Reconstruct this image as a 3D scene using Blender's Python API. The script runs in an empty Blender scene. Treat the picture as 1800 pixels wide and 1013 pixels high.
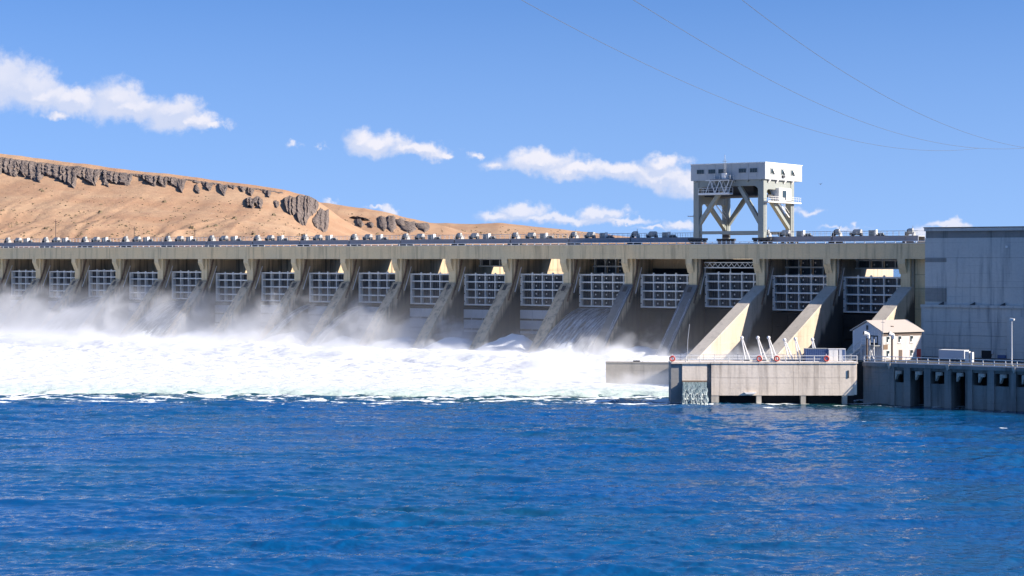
import bpy, math, random
import numpy as np
from mathutils import Vector
random.seed(7); RNG = np.random.default_rng(11)
SC = bpy.context.scene
COL = SC.collection
R = math.radians

# ------------------------------------------------------------------ camera
# x runs along the dam (to the right), y upstream, z up; tailwater at z = 0
FPX = 3167.0; TH = math.atan(FPX / 4581.0); EYE = 25.0
CAM = np.array([453.21, -386.12])
RIGHT = np.array([math.cos(TH), math.sin(TH)]); FWD = np.array([-math.sin(TH), math.cos(TH)])
cd = bpy.data.cameras.new('camera'); cam = bpy.data.objects.new('camera', cd); COL.objects.link(cam)
cd.sensor_width = 36.0; cd.lens = 36.0 * FPX / 1800.0
cd.shift_y = -(506.5 - 455.5) / 1800.0
cd.clip_start = 1.0; cd.clip_end = 30000.0
cam.location = (CAM[0], CAM[1], EYE); cam.rotation_euler = (R(90), 0, TH)
SC.camera = cam

# ------------------------------------------------------------------ light
SUN_EL, SUN_AZ = R(28.5), R(17.2)          # azimuth from +x towards +y
SKY_STRENGTH = 0.076
EXPOSURE = 1.0
sd = bpy.data.lights.new('sun', 'SUN'); so = bpy.data.objects.new('sun', sd); COL.objects.link(so)
sd.energy = 5.0; sd.angle = R(0.5); sd.color = (1.0, 0.905, 0.785)
sv = Vector((math.cos(SUN_EL)*math.cos(SUN_AZ), math.cos(SUN_EL)*math.sin(SUN_AZ), math.sin(SUN_EL)))
so.rotation_euler = sv.to_track_quat('Z', 'Y').to_euler(); so.location = (400, 150, 300)
SC.view_settings.view_transform = 'Standard'; SC.view_settings.look = 'None'
SC.view_settings.exposure = EXPOSURE; SC.view_settings.gamma = 1.0
SC.view_settings.use_curve_mapping = False
SC.render.engine = 'CYCLES'
cy = SC.cycles
cy.use_denoising = True; cy.use_adaptive_sampling = True; cy.adaptive_threshold = 0.015
cy.max_bounces = 6; cy.diffuse_bounces = 3; cy.glossy_bounces = 3; cy.transmission_bounces = 2
cy.volume_bounces = 2; cy.transparent_max_bounces = 8; cy.volume_max_steps = 256
cy.caustics_reflective = False; cy.caustics_refractive = False

# ---- node helpers
class NT:
    def __init__(s, tree): s.t = tree; s.n = tree.nodes; s.l = tree.links
    def node(s, typ, **kw):
        n = s.n.new(typ)
        for k, v in kw.items(): setattr(n, k, v)
        return n
    def put(s, sock, v):
        if hasattr(v, 'is_output') or isinstance(v, bpy.types.NodeSocket): s.l.new(v, sock)
        else: sock.default_value = v
    def math(s, op, a, b=0.0, c=0.0, clamp=False):
        n = s.node('ShaderNodeMath', operation=op, use_clamp=clamp)
        s.put(n.inputs[0], a); s.put(n.inputs[1], b); s.put(n.inputs[2], c)
        return n.outputs[0]
    def vmath(s, op, a, b=(0, 0, 0), c=(0, 0, 0), out=0):
        n = s.node('ShaderNodeVectorMath', operation=op)
        s.put(n.inputs[0], a)
        if op != 'LENGTH': s.put(n.inputs[1], b)
        if op == 'MULTIPLY_ADD': s.put(n.inputs[2], c)
        return n.outputs['Value' if op in ('LENGTH', 'DOT_PRODUCT') else 'Vector']
    def noise(s, vec, scale, detail=3.0, rough=0.5, dist=0.0):
        n = s.node('ShaderNodeTexNoise')
        if vec is not None: s.put(n.inputs['Vector'], vec)
        n.inputs['Scale'].default_value = scale; n.inputs['Detail'].default_value = detail
        n.inputs['Roughness'].default_value = rough; n.inputs['Distortion'].default_value = dist
        return n
    def mapr(s, v, a, b, c=0.0, d=1.0, smooth=False):
        n = s.node('ShaderNodeMapRange'); n.interpolation_type = 'SMOOTHSTEP' if smooth else 'LINEAR'
        n.clamp = True
        s.put(n.inputs[0], v)
        for i, q in enumerate((a, b, c, d)): s.put(n.inputs[i+1], q)
        return n.outputs[0]
    def mix(s, f, a, b, typ='MIX'):
        n = s.node('ShaderNodeMix', data_type='RGBA', blend_type=typ, clamp_factor=True)
        s.put(n.inputs[0], f); s.put(n.inputs[6], a); s.put(n.inputs[7], b)
        return n.outputs[2]
    def sep(s, v):
        n = s.node('ShaderNodeSeparateXYZ'); s.put(n.inputs[0], v); return n.outputs
    def comb(s, x=0.0, y=0.0, z=0.0):
        n = s.node('ShaderNodeCombineXYZ')
        for i, q in enumerate((x, y, z)): s.put(n.inputs[i], q)
        return n.outputs[0]
def c4(c): return (c[0], c[1], c[2], 1.0)

# ---- sky with a few fair-weather clouds (positions are directions in the sky)
W = bpy.data.worlds.new('World'); SC.world = W; W.use_nodes = True
w = NT(W.node_tree); w.n.clear()
sky = w.node('ShaderNodeTexSky', sky_type='NISHITA')
sky.sun_disc = False; sky.sun_elevation = SUN_EL; sky.sun_rotation = math.pi/2 - SUN_AZ
sky.altitude = 300.0; sky.air_density = 1.0; sky.dust_density = 0.3; sky.ozone_density = 3.0
tc = w.node('ShaderNodeTexCoord')
dirv = tc.outputs['Generated']
sx, sy, sz = w.sep(dirv)
lift = w.math('MULTIPLY_ADD', sz, 0.85, 0.20)            # the dry, very clear air is blue almost down to the horizon
lift = w.math('MAXIMUM', lift, 0.0)
w.put(sky.inputs[0], w.vmath('NORMALIZE', w.comb(sx, sy, lift)))
skyc = w.mix(1.0, sky.outputs[0], (0.76, 0.98, 1.31, 1.0), 'MULTIPLY')
horizon = w.mapr(sz, 0.0, 0.14, 0.5, 0.0)
skyc = w.mix(horizon, skyc, (3.0, 4.4, 6.9, 1.0))
X = w.vmath('DOT_PRODUCT', dirv, (RIGHT[0], RIGHT[1], 0)); Y = w.vmath('DOT_PRODUCT', dirv, (FWD[0], FWD[1], 0))
Ys = w.math('MAXIMUM', Y, 0.05)
pa = w.math('MULTIPLY', w.math('DIVIDE', X, Ys), FPX/100); pb = w.math('MULTIPLY', w.math('DIVIDE', sz, Ys), FPX/100)
P = w.comb(pa, pb, 0.0)
n1 = w.noise(P, 1.7, 6.0, 0.58); n2 = w.noise(w.vmath('ADD', P, (31.7, 12.1, 5.0)), 4.5, 5.0, 0.62)
warp = w.vmath('MULTIPLY', w.vmath('SUBTRACT', n1.outputs['Color'], (0.5, 0.5, 0.5)), (0.85, 0.5, 0.0))
warp2 = w.vmath('MULTIPLY', w.vmath('SUBTRACT', n2.outputs['Color'], (0.5, 0.5, 0.5)), (0.30, 0.24, 0.0))
PW = w.vmath('ADD', P, w.vmath('ADD', warp, warp2))
CL = [  # (u, v, ru, rv) in hundredths of the view's focal length
 (-10,143,75,50),(45,155,62,40),(75,172,62,26),(130,182,70,24),(205,175,52,34),(225,190,80,26),(298,198,55,32),(335,214,62,17),(375,220,30,9),(95,205,22,8),
 (640,245,36,24),(672,252,48,22),(735,264,62,14),(785,266,18,6),(514,253,26,13),(560,254,20,15),
 (838,272,18,10),(872,288,42,15),(945,282,75,20),(1010,297,80,16),(1085,303,70,18),(1150,310,85,18),(1165,291,42,18),(1205,322,50,22),(1230,330,50,20),
 (915,374,46,18),(880,383,50,11),(960,385,70,10),(1060,380,48,14),(1000,388,70,9),(1085,392,60,6),(1195,398,34,9),(1150,404,60,6),
 (590,352,28,9),(683,369,24,10),(655,366,30,5),(1430,371,40,12),(1390,368,30,12),(1505,394,14,9),(1672,397,36,9),(1620,412,22,16),(1480,402,70,7)]
FAINT = {(514,253),(560,254),(1505,394),(1430,371),(1390,368),(1150,404),(1480,402),(590,352),(655,366),(872,288),(838,272)}
def cloud_field(p):
    f = None
    for u, v, ru, rv in CL:
        ru, rv = ru/100*1.12, rv/100*1.15
        q = w.vmath('MULTIPLY_ADD', p, (1/ru, 1/rv, 0), (-(u-900)/100/ru, -(455.5-v)/100/rv, 0))
        d = w.vmath('LENGTH', q)
        if (u, v) in FAINT: d = w.math('ADD', d, 0.62 if v in (253, 254) else 0.42)
        f = d if f is None else w.math('SMOOTH_MIN', f, d, 0.25)
    return f
fd = cloud_field(PW)
fd2 = cloud_field(w.vmath('ADD', PW, (0.075, 0.11, 0.0)))
edge = w.math('ADD', fd, w.math('MULTIPLY_ADD', n2.outputs['Fac'], 0.7, -0.35))
alpha = w.mapr(edge, 1.15, 0.40, 0.0, 1.0, True)
alpha = w.math('MULTIPLY', alpha, w.mapr(pb, 0.25, 1.6, 0.72, 0.95))
alpha = w.math('MULTIPLY', alpha, w.math('GREATER_THAN', Y, 0.1))
rim = w.mapr(w.math('SUBTRACT', fd2, fd), -0.10, 0.55, 0.0, 1.0, True)
rim = w.math('ADD', rim, w.math('MULTIPLY_ADD', n1.outputs['Fac'], 0.8, -0.4), clamp=True)
cc = w.mix(rim, (4.3, 4.75, 6.1, 1), (6.1, 6.0, 6.5, 1))
fin = w.mix(alpha, skyc, cc)
bg = w.node('ShaderNodeBackground'); w.put(bg.inputs[0], fin); bg.inputs[1].default_value = SKY_STRENGTH
wo = w.node('ShaderNodeOutputWorld'); w.l.new(bg.outputs[0], wo.inputs[0])
W.cycles.sampling_method = 'MANUAL'; W.cycles.sample_map_resolution = 512

# ------------------------------------------------------------------ geometry helpers
def proj(x, y, z):
    d = np.array([x, y]) - CAM; Xc = d @ RIGHT; Zc = d @ FWD
    return 900 + FPX*Xc/Zc, 455.5 + FPX*(EYE - z)/Zc
def at_depth(u, v, Z):
    q = CAM + (u-900)/FPX*Z*RIGHT + Z*FWD
    return np.array([q[0], q[1], EYE - (v-455.5)/FPX*Z])
def on_plane(u, v, axis, val):
    d = (u-900)/FPX*RIGHT + FWD; r = np.array([d[0], d[1], -(v-455.5)/FPX]); o = np.array([CAM[0], CAM[1], EYE])
    return o + (val - o[axis])/r[axis]*r

class MB:
    def __init__(s): s.v = []; s.f = []
    def add(s, vs, fs):
        o = len(s.v); s.v += [tuple(map(float, q)) for q in vs]; s.f += [tuple(i+o for i in q) for q in fs]; return s
    def box(s, x0, x1, y0, y1, z0, z1):
        return s.add([(x0,y0,z0),(x1,y0,z0),(x1,y1,z0),(x0,y1,z0),(x0,y0,z1),(x1,y0,z1),(x1,y1,z1),(x0,y1,z1)],
                     [(3,2,1,0),(4,5,6,7),(0,1,5,4),(1,2,6,5),(2,3,7,6),(3,0,4,7)])
    def prism(s, poly, axis, a, b):
        """poly: 2-D outline in the two other axes, extruded along axis from a to b"""
        def mk(p, q):
            return {0: (q, p[0], p[1]), 1: (p[0], q, p[1]), 2: (p[0], p[1], q)}[axis]
        n = len(poly)
        return s.add([mk(p, a) for p in poly] + [mk(p, b) for p in poly],
                     [tuple(range(n-1, -1, -1)), tuple(range(n, 2*n))] + [(i, (i+1) % n, n+(i+1) % n, n+i) for i in range(n)])
    def bar(s, p, q, wd, hd=None):
        """square bar from p to q"""
        p = Vector(p); q = Vector(q); hd = hd or wd; d = (q-p).normalized()
        up = Vector((0, 0, 1)) if abs(d.z) < 0.95 else Vector((0, 1, 0))
        a = d.cross(up).normalized()*wd/2; b = a.cross(d).normalized()*hd/2
        vs = [p-a-b, p+a-b, p+a+b, p-a+b, q-a-b, q+a-b, q+a+b, q-a+b]
        return s.add(vs, [(3,2,1,0),(4,5,6,7),(0,1,5,4),(1,2,6,5),(2,3,7,6),(3,0,4,7)])
    def tube(s, pts, r, n=6, r1=None):
        pts = [Vector(p) for p in pts]; o = len(s.v); m = len(pts)
        for i, p in enumerate(pts):
            d = (pts[min(i+1, m-1)] - pts[max(i-1, 0)]).normalized()
            up = Vector((0, 0, 1)) if abs(d.z) < 0.9 else Vector((1, 0, 0))
            a = d.cross(up).normalized(); b = a.cross(d)
            rr = r if r1 is None else r + (r1-r)*i/(m-1)
            for k in range(n):
                t = 2*math.pi*k/n; q = p + a*rr*math.cos(t) + b*rr*math.sin(t); s.v.append(tuple(q))
        for i in range(m-1):
            for k in range(n):
                s.f.append((o+i*n+k, o+i*n+(k+1) % n, o+(i+1)*n+(k+1) % n, o+(i+1)*n+k))
        s.f.append(tuple(o+k for k in range(n-1, -1, -1))); s.f.append(tuple(o+(m-1)*n+k for k in range(n)))
        return s
    def xf(s, mat):
        s.v = [tuple(mat @ Vector(q)) for q in s.v]; return s
    def mesh(s, name, m, smooth=False):
        me = bpy.data.meshes.new(name); me.from_pydata(s.v, [], s.f); me.materials.append(m)
        if smooth: me.polygons.foreach_set('use_smooth', [True]*len(me.polygons))
        me.update(); return me
    def build(s, name, m, parent=None, smooth=False, loc=None):
        return place(s.mesh(name, m, smooth), name, parent, loc)
def place(me, name, parent=None, loc=None, rz=0.0):
    o = bpy.data.objects.new(name, me); COL.objects.link(o); o.parent = parent
    if loc is not None: o.location = loc
    if rz: o.rotation_euler = (0, 0, rz)
    return o
def bevel(o, wd=0.03, seg=1):
    b = o.modifiers.new('bevel', 'BEVEL'); b.width = wd; b.segments = seg; b.limit_method = 'ANGLE'; return o
def tag(o, label=None, cat=None, group=None, kind=None):
    for k, v in (('label', label), ('category', cat), ('group', group), ('kind', kind)):
        if v: o[k] = v
    return o
def empty(name, loc=(0, 0, 0), rz=0.0):
    o = bpy.data.objects.new(name, None); COL.objects.link(o); o.location = loc; o.rotation_euler = (0, 0, rz)
    o.empty_display_size = 0.5; return o
def copy_tree(o, parent=None):
    c = o.copy(); COL.objects.link(c); c.parent = parent
    for ch in o.children: copy_tree(ch, c)
    return c
def grid_mesh(name, V, nr, nc, m, smooth=True):
    """V: (nr*nc, 3) vertices in rows"""
    me = bpy.data.meshes.new(name)
    me.vertices.add(nr*nc); me.vertices.foreach_set('co', np.ascontiguousarray(V, dtype=np.float32).ravel())
    i = np.arange((nr-1)*nc).reshape(nr-1, nc)[:, :-1].ravel()
    q = np.stack([i, i+1, i+1+nc, i+nc], 1).astype(np.int32)
    nf = len(q); me.loops.add(nf*4); me.polygons.add(nf)
    me.loops.foreach_set('vertex_index', q.ravel())
    me.polygons.foreach_set('loop_start', np.arange(nf, dtype=np.int32)*4)
    me.polygons.foreach_set('loop_total', np.full(nf, 4, np.int32))
    me.polygons.foreach_set('use_smooth', np.full(nf, smooth))
    me.update(calc_edges=True); me.validate(); me.materials.append(m)
    return me
def attr(me, name, vals):
    a = me.attributes.new(name, 'FLOAT', 'POINT'); a.data.foreach_set('value', np.asarray(vals, np.float32).ravel())
# numpy gradient noise
_perm = RNG.permutation(4096); _ang = RNG.random(4096)*2*np.pi; _gx = np.cos(_ang); _gy = np.sin(_ang)
def pnoise(x, y):
    xi = np.floor(x).astype(np.int64); yi = np.floor(y).astype(np.int64); xf = x-xi; yf = y-yi
    u = xf*xf*xf*(xf*(xf*6-15)+10); v = yf*yf*yf*(yf*(yf*6-15)+10)
    def g(ix, iy, dx, dy):
        h = _perm[(_perm[ix & 4095] + iy) & 4095]; return _gx[h]*dx + _gy[h]*dy
    a = g(xi, yi, xf, yf); b = g(xi+1, yi, xf-1, yf); c = g(xi, yi+1, xf, yf-1); d = g(xi+1, yi+1, xf-1, yf-1)
    return (a*(1-u)+b*u)*(1-v) + (c*(1-u)+d*u)*v
def fbm(x, y, oct=4, gain=0.5, lac=2.03, billow=False):
    s = 0.0; a = 1.0
    for i in range(oct):
        n = pnoise(x+17.3*i, y-9.1*i); s = s + a*(np.abs(n) if billow else n); x = x*lac; y = y*lac; a *= gain
    return s
def sstep(a, b, x):
    t = np.clip((x-a)/(b-a), 0, 1); return t*t*(3-2*t)
ORD = ['first','second','third','fourth','fifth','sixth','seventh','eighth','ninth','tenth','eleventh','twelfth','thirteenth','fourteenth','fifteenth','sixteenth','seventeenth','eighteenth','nineteenth']

# ------------------------------------------------------------------ materials
def new_mat(name):
    m = bpy.data.materials.new(name); m.use_nodes = True; t = NT(m.node_tree); t.n.clear()
    b = t.node('ShaderNodeBsdfPrincipled'); o = t.node('ShaderNodeOutputMaterial'); t.l.new(b.outputs[0], o.inputs[0])
    return m, t, b
def pos(t): return t.node('ShaderNodeNewGeometry').outputs['Position']
def bumped(t, b, h, strength, dist):
    n = t.node('ShaderNodeBump'); n.inputs['Strength'].default_value = strength; n.inputs['Distance'].default_value = dist
    t.put(n.inputs['Height'], h); t.l.new(n.outputs[0], b.inputs['Normal'])
def concrete(name, c1, c2, stain=(0.10, 0.085, 0.07), stain_amt=0.55, boards=1.1, patch=0.08, wet=False, sthr=(0.5, 0.68)):
    m, t, b = new_mat(name); p = pos(t)
    big = t.noise(p, patch, 5.0, 0.6).outputs['Fac']; fine = t.noise(p, 2.2, 4.0, 0.65).outputs['Fac']
    st = t.noise(t.vmath('MULTIPLY', p, (0.75, 0.75, 0.05)), 1.0, 4.0, 0.62).outputs['Fac']
    st2 = t.noise(t.vmath('MULTIPLY', p, (2.6, 2.6, 0.12)), 1.0, 3.0, 0.6).outputs['Fac']
    c = t.mix(t.mapr(big, 0.36, 0.64), c4(c1), c4(c2))
    c = t.mix(t.mapr(fine, 0.42, 0.75, 0.0, 0.28), c, c4(tuple(q*0.6 for q in c1)))
    s = t.math('MULTIPLY', t.mapr(st, sthr[0], sthr[1]), t.mapr(st2, 0.36, 0.62, 0.3, 1.0))
    c = t.mix(t.math('MULTIPLY', s, stain_amt), c, c4(stain))
    z = t.sep(p)[2]
    fr = t.math('FRACT', t.math('DIVIDE', z, boards))
    ln = t.mapr(t.math('ABSOLUTE', t.math('SUBTRACT', fr, 0.5)), 0.46, 0.5)
    brk = t.noise(t.vmath('MULTIPLY', p, (0.25, 0.25, 1.4)), 1.0, 2.0).outputs['Fac']
    ln = t.math('MULTIPLY', ln, t.mapr(brk, 0.45, 0.6))
    c = t.mix(t.math('MULTIPLY', ln, 0.35), c, c4(stain))
    if wet:                                    # wet film along the spill, darkened further to paint in bay shade
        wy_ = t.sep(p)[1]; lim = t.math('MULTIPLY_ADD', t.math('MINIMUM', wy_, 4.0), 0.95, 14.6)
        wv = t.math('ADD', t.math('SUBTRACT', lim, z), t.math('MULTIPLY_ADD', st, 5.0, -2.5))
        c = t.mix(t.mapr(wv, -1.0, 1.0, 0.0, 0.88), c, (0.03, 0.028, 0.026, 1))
    t.put(b.inputs['Base Color'], c); b.inputs['Roughness'].default_value = 0.9
    bumped(t, b, t.math('SUBTRACT', fine, t.math('MULTIPLY', ln, 0.6)), 0.5, 0.06)
    return m
def paint(name, c, rough=0.55, wear=0.3, wearc=(0.16, 0.12, 0.09), metal=0.0, scale=0.8):
    m, t, b = new_mat(name); p = pos(t)
    n = t.noise(t.vmath('MULTIPLY', p, (1, 1, 0.3)), scale, 5.0, 0.65).outputs['Fac']; n2 = t.noise(p, scale*6, 3.0, 0.6).outputs['Fac']
    cc = t.mix(t.mapr(n2, 0.35, 0.7, 0.0, 0.22), c4(c), c4(tuple(q*0.65 for q in c)))
    cc = t.mix(t.mapr(n, 0.56, 0.76, 0.0, wear), cc, c4(wearc))
    t.put(b.inputs['Base Color'], cc); b.inputs['Roughness'].default_value = rough; b.inputs['Metallic'].default_value = metal
    bumped(t, b, n2, 0.25, 0.02)
    return m
M = {}
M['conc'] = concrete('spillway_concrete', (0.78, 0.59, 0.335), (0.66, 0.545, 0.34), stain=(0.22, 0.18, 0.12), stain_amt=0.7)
M['conc_pier'] = concrete('pier_concrete', (0.60, 0.455, 0.285), (0.48, 0.375, 0.25), stain_amt=0.9, wet=True, sthr=(0.46, 0.62))  # wet: wet film, darkened further to paint in bay shade
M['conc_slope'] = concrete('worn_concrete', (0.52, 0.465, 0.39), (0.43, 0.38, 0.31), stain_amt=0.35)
M['conc_pierB'] = concrete('long_pier_concrete', (0.52, 0.44, 0.34), (0.42, 0.345, 0.255), stain_amt=0.5, wet=True)  # wet: wet film, darkened further to paint in bay shade
M['conc_plat'] = concrete('quay_concrete', (0.82, 0.70, 0.57), (0.72, 0.60, 0.47), stain=(0.24, 0.19, 0.15), stain_amt=0.75, boards=0.9, patch=0.14)
M['conc_ph'] = concrete('powerhouse_concrete', (0.62, 0.58, 0.52), (0.54, 0.52, 0.48), stain=(0.20, 0.205, 0.21), stain_amt=0.8, boards=1.4, patch=0.11)
M['conc_fish'] = concrete('fishway_concrete', (0.30, 0.285, 0.26), (0.22, 0.215, 0.20), stain=(0.06, 0.055, 0.05), stain_amt=0.8)
M['conc_damp'] = concrete('damp_concrete', (0.19, 0.185, 0.175), (0.13, 0.13, 0.125), stain=(0.06, 0.06, 0.06))
M['conc_wet_shade'] = concrete('wet_shade_concrete', (0.035, 0.033, 0.03), (0.018, 0.018, 0.018), stain=(0.01, 0.01, 0.01))  # wet sills and recess walls, blackened to paint shade into the colour
M['gate_white'] = paint('gate_paint', (0.78, 0.77, 0.72), 0.5, 0.35, (0.22, 0.17, 0.13))
M['gate_skin'] = paint('gate_plate', (0.085, 0.092, 0.10), 0.5, 0.45, (0.05, 0.042, 0.036))
M['gate_dark'] = paint('dark_opening', (0.02, 0.02, 0.022), 0.9, 0.0)
M['bulk'] = paint('bulkhead_plate', (0.50, 0.52, 0.54), 0.6, 0.45, (0.24, 0.22, 0.2))
M['timber'] = paint('brown_planking', (0.42, 0.30, 0.18), 0.85, 0.5, (0.12, 0.09, 0.06))
M['steel_blue'] = paint('bridge_paint', (0.25, 0.27, 0.32), 0.5, 0.2)
M['crane'] = paint('crane_paint', (0.28, 0.295, 0.265), 0.45, 0.25, (0.2, 0.27, 0.22))
M['crane_w'] = paint('crane_house_paint', (0.43, 0.445, 0.45), 0.4, 0.2, (0.42, 0.4, 0.36))
M['dullwhite'] = paint('dull_white_paint', (0.40, 0.39, 0.37), 0.6, 0.35)
M['hatch'] = paint('hatch_steel', (0.10, 0.085, 0.07), 0.8, 0.4)
M['white'] = paint('white_paint', (0.78, 0.76, 0.73), 0.5, 0.15)
M['rail_grey'] = paint('galvanised', (0.45, 0.46, 0.47), 0.45, 0.1, metal=0.3)
M['dark'] = paint('dark_machinery', (0.05, 0.05, 0.055), 0.6, 0.2)
M['grey'] = paint('machinery_grey', (0.27, 0.28, 0.27), 0.5, 0.3)
M['rust'] = paint('rusty_steel', (0.20, 0.13, 0.085), 0.85, 0.5, (0.09, 0.055, 0.04))
M['red'] = paint('red_ring', (0.55, 0.07, 0.05), 0.5, 0.1)
M['blue_box'] = paint('blue_container', (0.07, 0.12, 0.26), 0.5, 0.2)
M['stucco'] = concrete('pale_stucco', (0.62, 0.565, 0.52), (0.56, 0.51, 0.47), stain=(0.35, 0.3, 0.26), stain_amt=0.3, boards=50)
M['siding'] = paint('corrugated_siding', (0.56, 0.58, 0.62), 0.5, 0.1)
M['roof'] = paint('pale_roof', (0.47, 0.41, 0.36), 0.7, 0.2, (0.45, 0.38, 0.32))
M['brown'] = paint('brown_trim', (0.12, 0.085, 0.065), 0.7, 0.1)
M['asphalt'] = paint('asphalt', (0.055, 0.055, 0.055), 0.95, 0.3, (0.09, 0.085, 0.08))
m, t, b = new_mat('window_glass'); b.inputs['Base Color'].default_value = (0.03, 0.045, 0.05, 1); b.inputs['Roughness'].default_value = 0.12; M['glass'] = m
m, t, b = new_mat('wire'); b.inputs['Base Color'].default_value = (0.10, 0.12, 0.15, 1); b.inputs['Roughness'].default_value = 0.6; M['wire'] = m

# water
def water_mat(name, deep, foam=True):
    m, t, b = new_mat(name); p = pos(t)
    along_ = t.vmath('DOT_PRODUCT', p, (RIGHT[0], RIGHT[1], 0)); across_ = t.vmath('DOT_PRODUCT', p, (FWD[0], FWD[1], 0))
    pw = t.comb(t.math('MULTIPLY', along_, 0.8), across_, 0.0)           # wind ripples are long-crested
    n1 = t.noise(pw, 0.72, 2.0, 0.55).outputs['Fac']
    n2 = t.noise(pw, 1.9, 3.0, 0.6).outputs['Fac']
    h = t.math('ADD', t.math('MULTIPLY', n1, 0.95), t.math('MULTIPLY', n2, 0.28))
    gp = t.noise(t.comb(t.math('MULTIPLY', along_, 0.35), across_, 3.0), 0.05, 3.0, 0.6).outputs['Fac']      # gusts and smoother lanes
    h = t.math('MULTIPLY', h, t.mapr(gp, 0.36, 0.64, 0.55, 1.45))
    bumped(t, b, h, 0.8, 0.26)
    pt = t.noise(p, 0.035, 3.0, 0.55).outputs['Fac']
    col = t.mix(t.mapr(pt, 0.4, 0.62), c4(deep), c4((deep[0]*1.2+0.001, deep[1]*1.05, deep[2]*0.85)))
    if foam:
        a = t.node('ShaderNodeAttribute', attribute_name='foam').outputs['Fac']
        g = t.node('ShaderNodeAttribute', attribute_name='green').outputs['Fac']
        col = t.mix(g, col, (0.012, 0.055, 0.050, 1))
        br = t.noise(p, 1.6, 4.0, 0.7).outputs['Fac']
        fm = t.mapr(t.math('ADD', a, t.math('MULTIPLY_ADD', br, 0.9, -0.45)), 0.45, 0.62)
        col = t.mix(fm, col, (0.80, 0.84, 0.84, 1))
        t.put(b.inputs['Roughness'], t.mapr(fm, 0, 1, 0.05, 0.8))
    else: b.inputs['Roughness'].default_value = 0.1
    t.put(b.inputs['Base Color'], col); b.inputs['IOR'].default_value = 1.38
    return m
M['water'] = water_mat('river_water', (0.0005, 0.062, 0.205))
M['reservoir'] = water_mat('reservoir_water', (0.01, 0.05, 0.12), foam=False)
m, t, b = new_mat('white_foam'); p = pos(t)
fn = t.noise(p, 0.9, 6.0, 0.7).outputs['Fac']; fb = t.noise(p, 0.22, 4.0, 0.6).outputs['Fac']
th_ = t.node('ShaderNodeAttribute', attribute_name='thin').outputs['Fac']
fc = t.mix(t.mapr(t.math('ADD', th_, t.math('MULTIPLY_ADD', fn, 0.7, -0.35)), 0.15, 1.0), (0.665, 0.68, 0.695, 1), (0.48, 0.60, 0.50, 1))
fc = t.mix(t.math('MULTIPLY', t.mapr(fb, 0.52, 0.72), 0.5), fc, (0.44, 0.53, 0.54, 1))
t.put(b.inputs['Base Color'], fc); b.inputs['Roughness'].default_value = 0.75; b.inputs['Specular IOR Level'].default_value = 0.2
bumped(t, b, t.math('ADD', fn, t.math('MULTIPLY', fb, 2.0)), 0.5, 0.4); M['foam'] = m
# sheets of falling water: streaks down the fall, partly see-through
def fall_mat(name, base, streak, dens, sc=(1.6, 0.12), rng=(0.43, 0.68)):
    m, t, b = new_mat(name); uv = t.node('ShaderNodeAttribute', attribute_name='fall').outputs['Vector']
    s1 = t.noise(t.vmath('MULTIPLY', uv, (sc[0], sc[1], 1)), 1.0, 5.0, 0.62).outputs['Fac']
    s2 = t.noise(t.vmath('MULTIPLY', uv, (sc[0]*4, sc[1]*6, 1)), 1.0, 4.0, 0.7).outputs['Fac']
    k = t.mapr(t.math('ADD', t.math('MULTIPLY', s1, 0.65), t.math('MULTIPLY', s2, 0.35)), rng[0], rng[1])
    t.put(b.inputs['Base Color'], t.mix(k, c4(base), c4(streak)))
    t.put(b.inputs['Alpha'], t.mapr(k, 0.0, 1.0, dens, 1.0)); b.inputs['Roughness'].default_value = 0.35
    bumped(t, b, s2, 0.6, 0.15)
    return m
M['nappe'] = fall_mat('spillway_water', (0.12, 0.15, 0.17), (0.80, 0.83, 0.86), 0.42)
M['sluice'] = fall_mat('sluice_water', (0.02, 0.06, 0.08), (0.50, 0.60, 0.62), 0.97, (2.2, 0.10), (0.36, 0.95))

# ------------------------------------------------------------------ river
def depth_rows(a, b, n): return a*(b/a)**(np.linspace(0, 1, n))
NR, NC = 720, 760
Zr = depth_rows(128.0, 470.0, NR)[:, None]*np.ones((1, NC)); ss = np.linspace(-1, 1, NC)[None, :]
Xr = ss*(Zr*0.36 + 6.0)
wx = CAM[0] + Xr*RIGHT[0] + Zr*FWD[0]; wy = CAM[1] + Xr*RIGHT[1] + Zr*FWD[1]
h = np.zeros_like(wx); gust = 0.75 + 0.9*fbm(wx*0.016, wy*0.016, 3)
wa_ = wx + 1.1*pnoise(wx*0.21, wy*0.21) ; wb_ = wy + 1.1*pnoise(wx*0.21+40, wy*0.21)
for i in range(54):
    L = 1.35*(1.045**i)                                     # 1.35 m ripples up to 14 m waves
    a = R(122) + RNG.normal(0, 0.55 if L < 5 else 0.35)
    k = 2*np.pi/L; amp = 0.0082*L**0.60
    ph = k*(wa_*np.cos(a) + wb_*np.sin(a)) + RNG.uniform(0, 6.28)
    s = np.sin(ph); h += amp*(s + 0.3*np.cos(2*ph))*(0.6+0.8*RNG.random())
h *= np.clip(gust, 0.4, 1.5)
al_ = wx*RIGHT[0]+wy*RIGHT[1]; ac_ = wx*FWD[0]+wy*FWD[1]
h += 0.55*np.clip(fbm(al_*0.035, ac_*0.13, 3)-0.08, 0, 1)*1.2          # a few longer swells
h += 0.10*fbm(wx*0.5, wy*0.5, 3, 0.6)
def foam_edge(x, y):
    ye = -169 + (x-190)*0.585
    return (y-ye)*0.863 + 5.0*fbm(x*0.045, y*0.045, 3) + 2.2*fbm(x*0.2, y*0.2, 3)
dF = foam_edge(wx, wy)
near = np.exp(-(dF/9.0)**2)
h += near*0.45*fbm(wx*0.11, wy*0.11, 3, billow=True)
h += 0.5*np.clip(1-np.abs(dF+4)/5, 0, 1)*fbm(wx*0.16, wy*0.16, 3)
along = wx*0.863+wy*0.505; across = -wx*0.505+wy*0.863
st = fbm(along*0.09, across*0.55, 4, 0.6)
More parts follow.
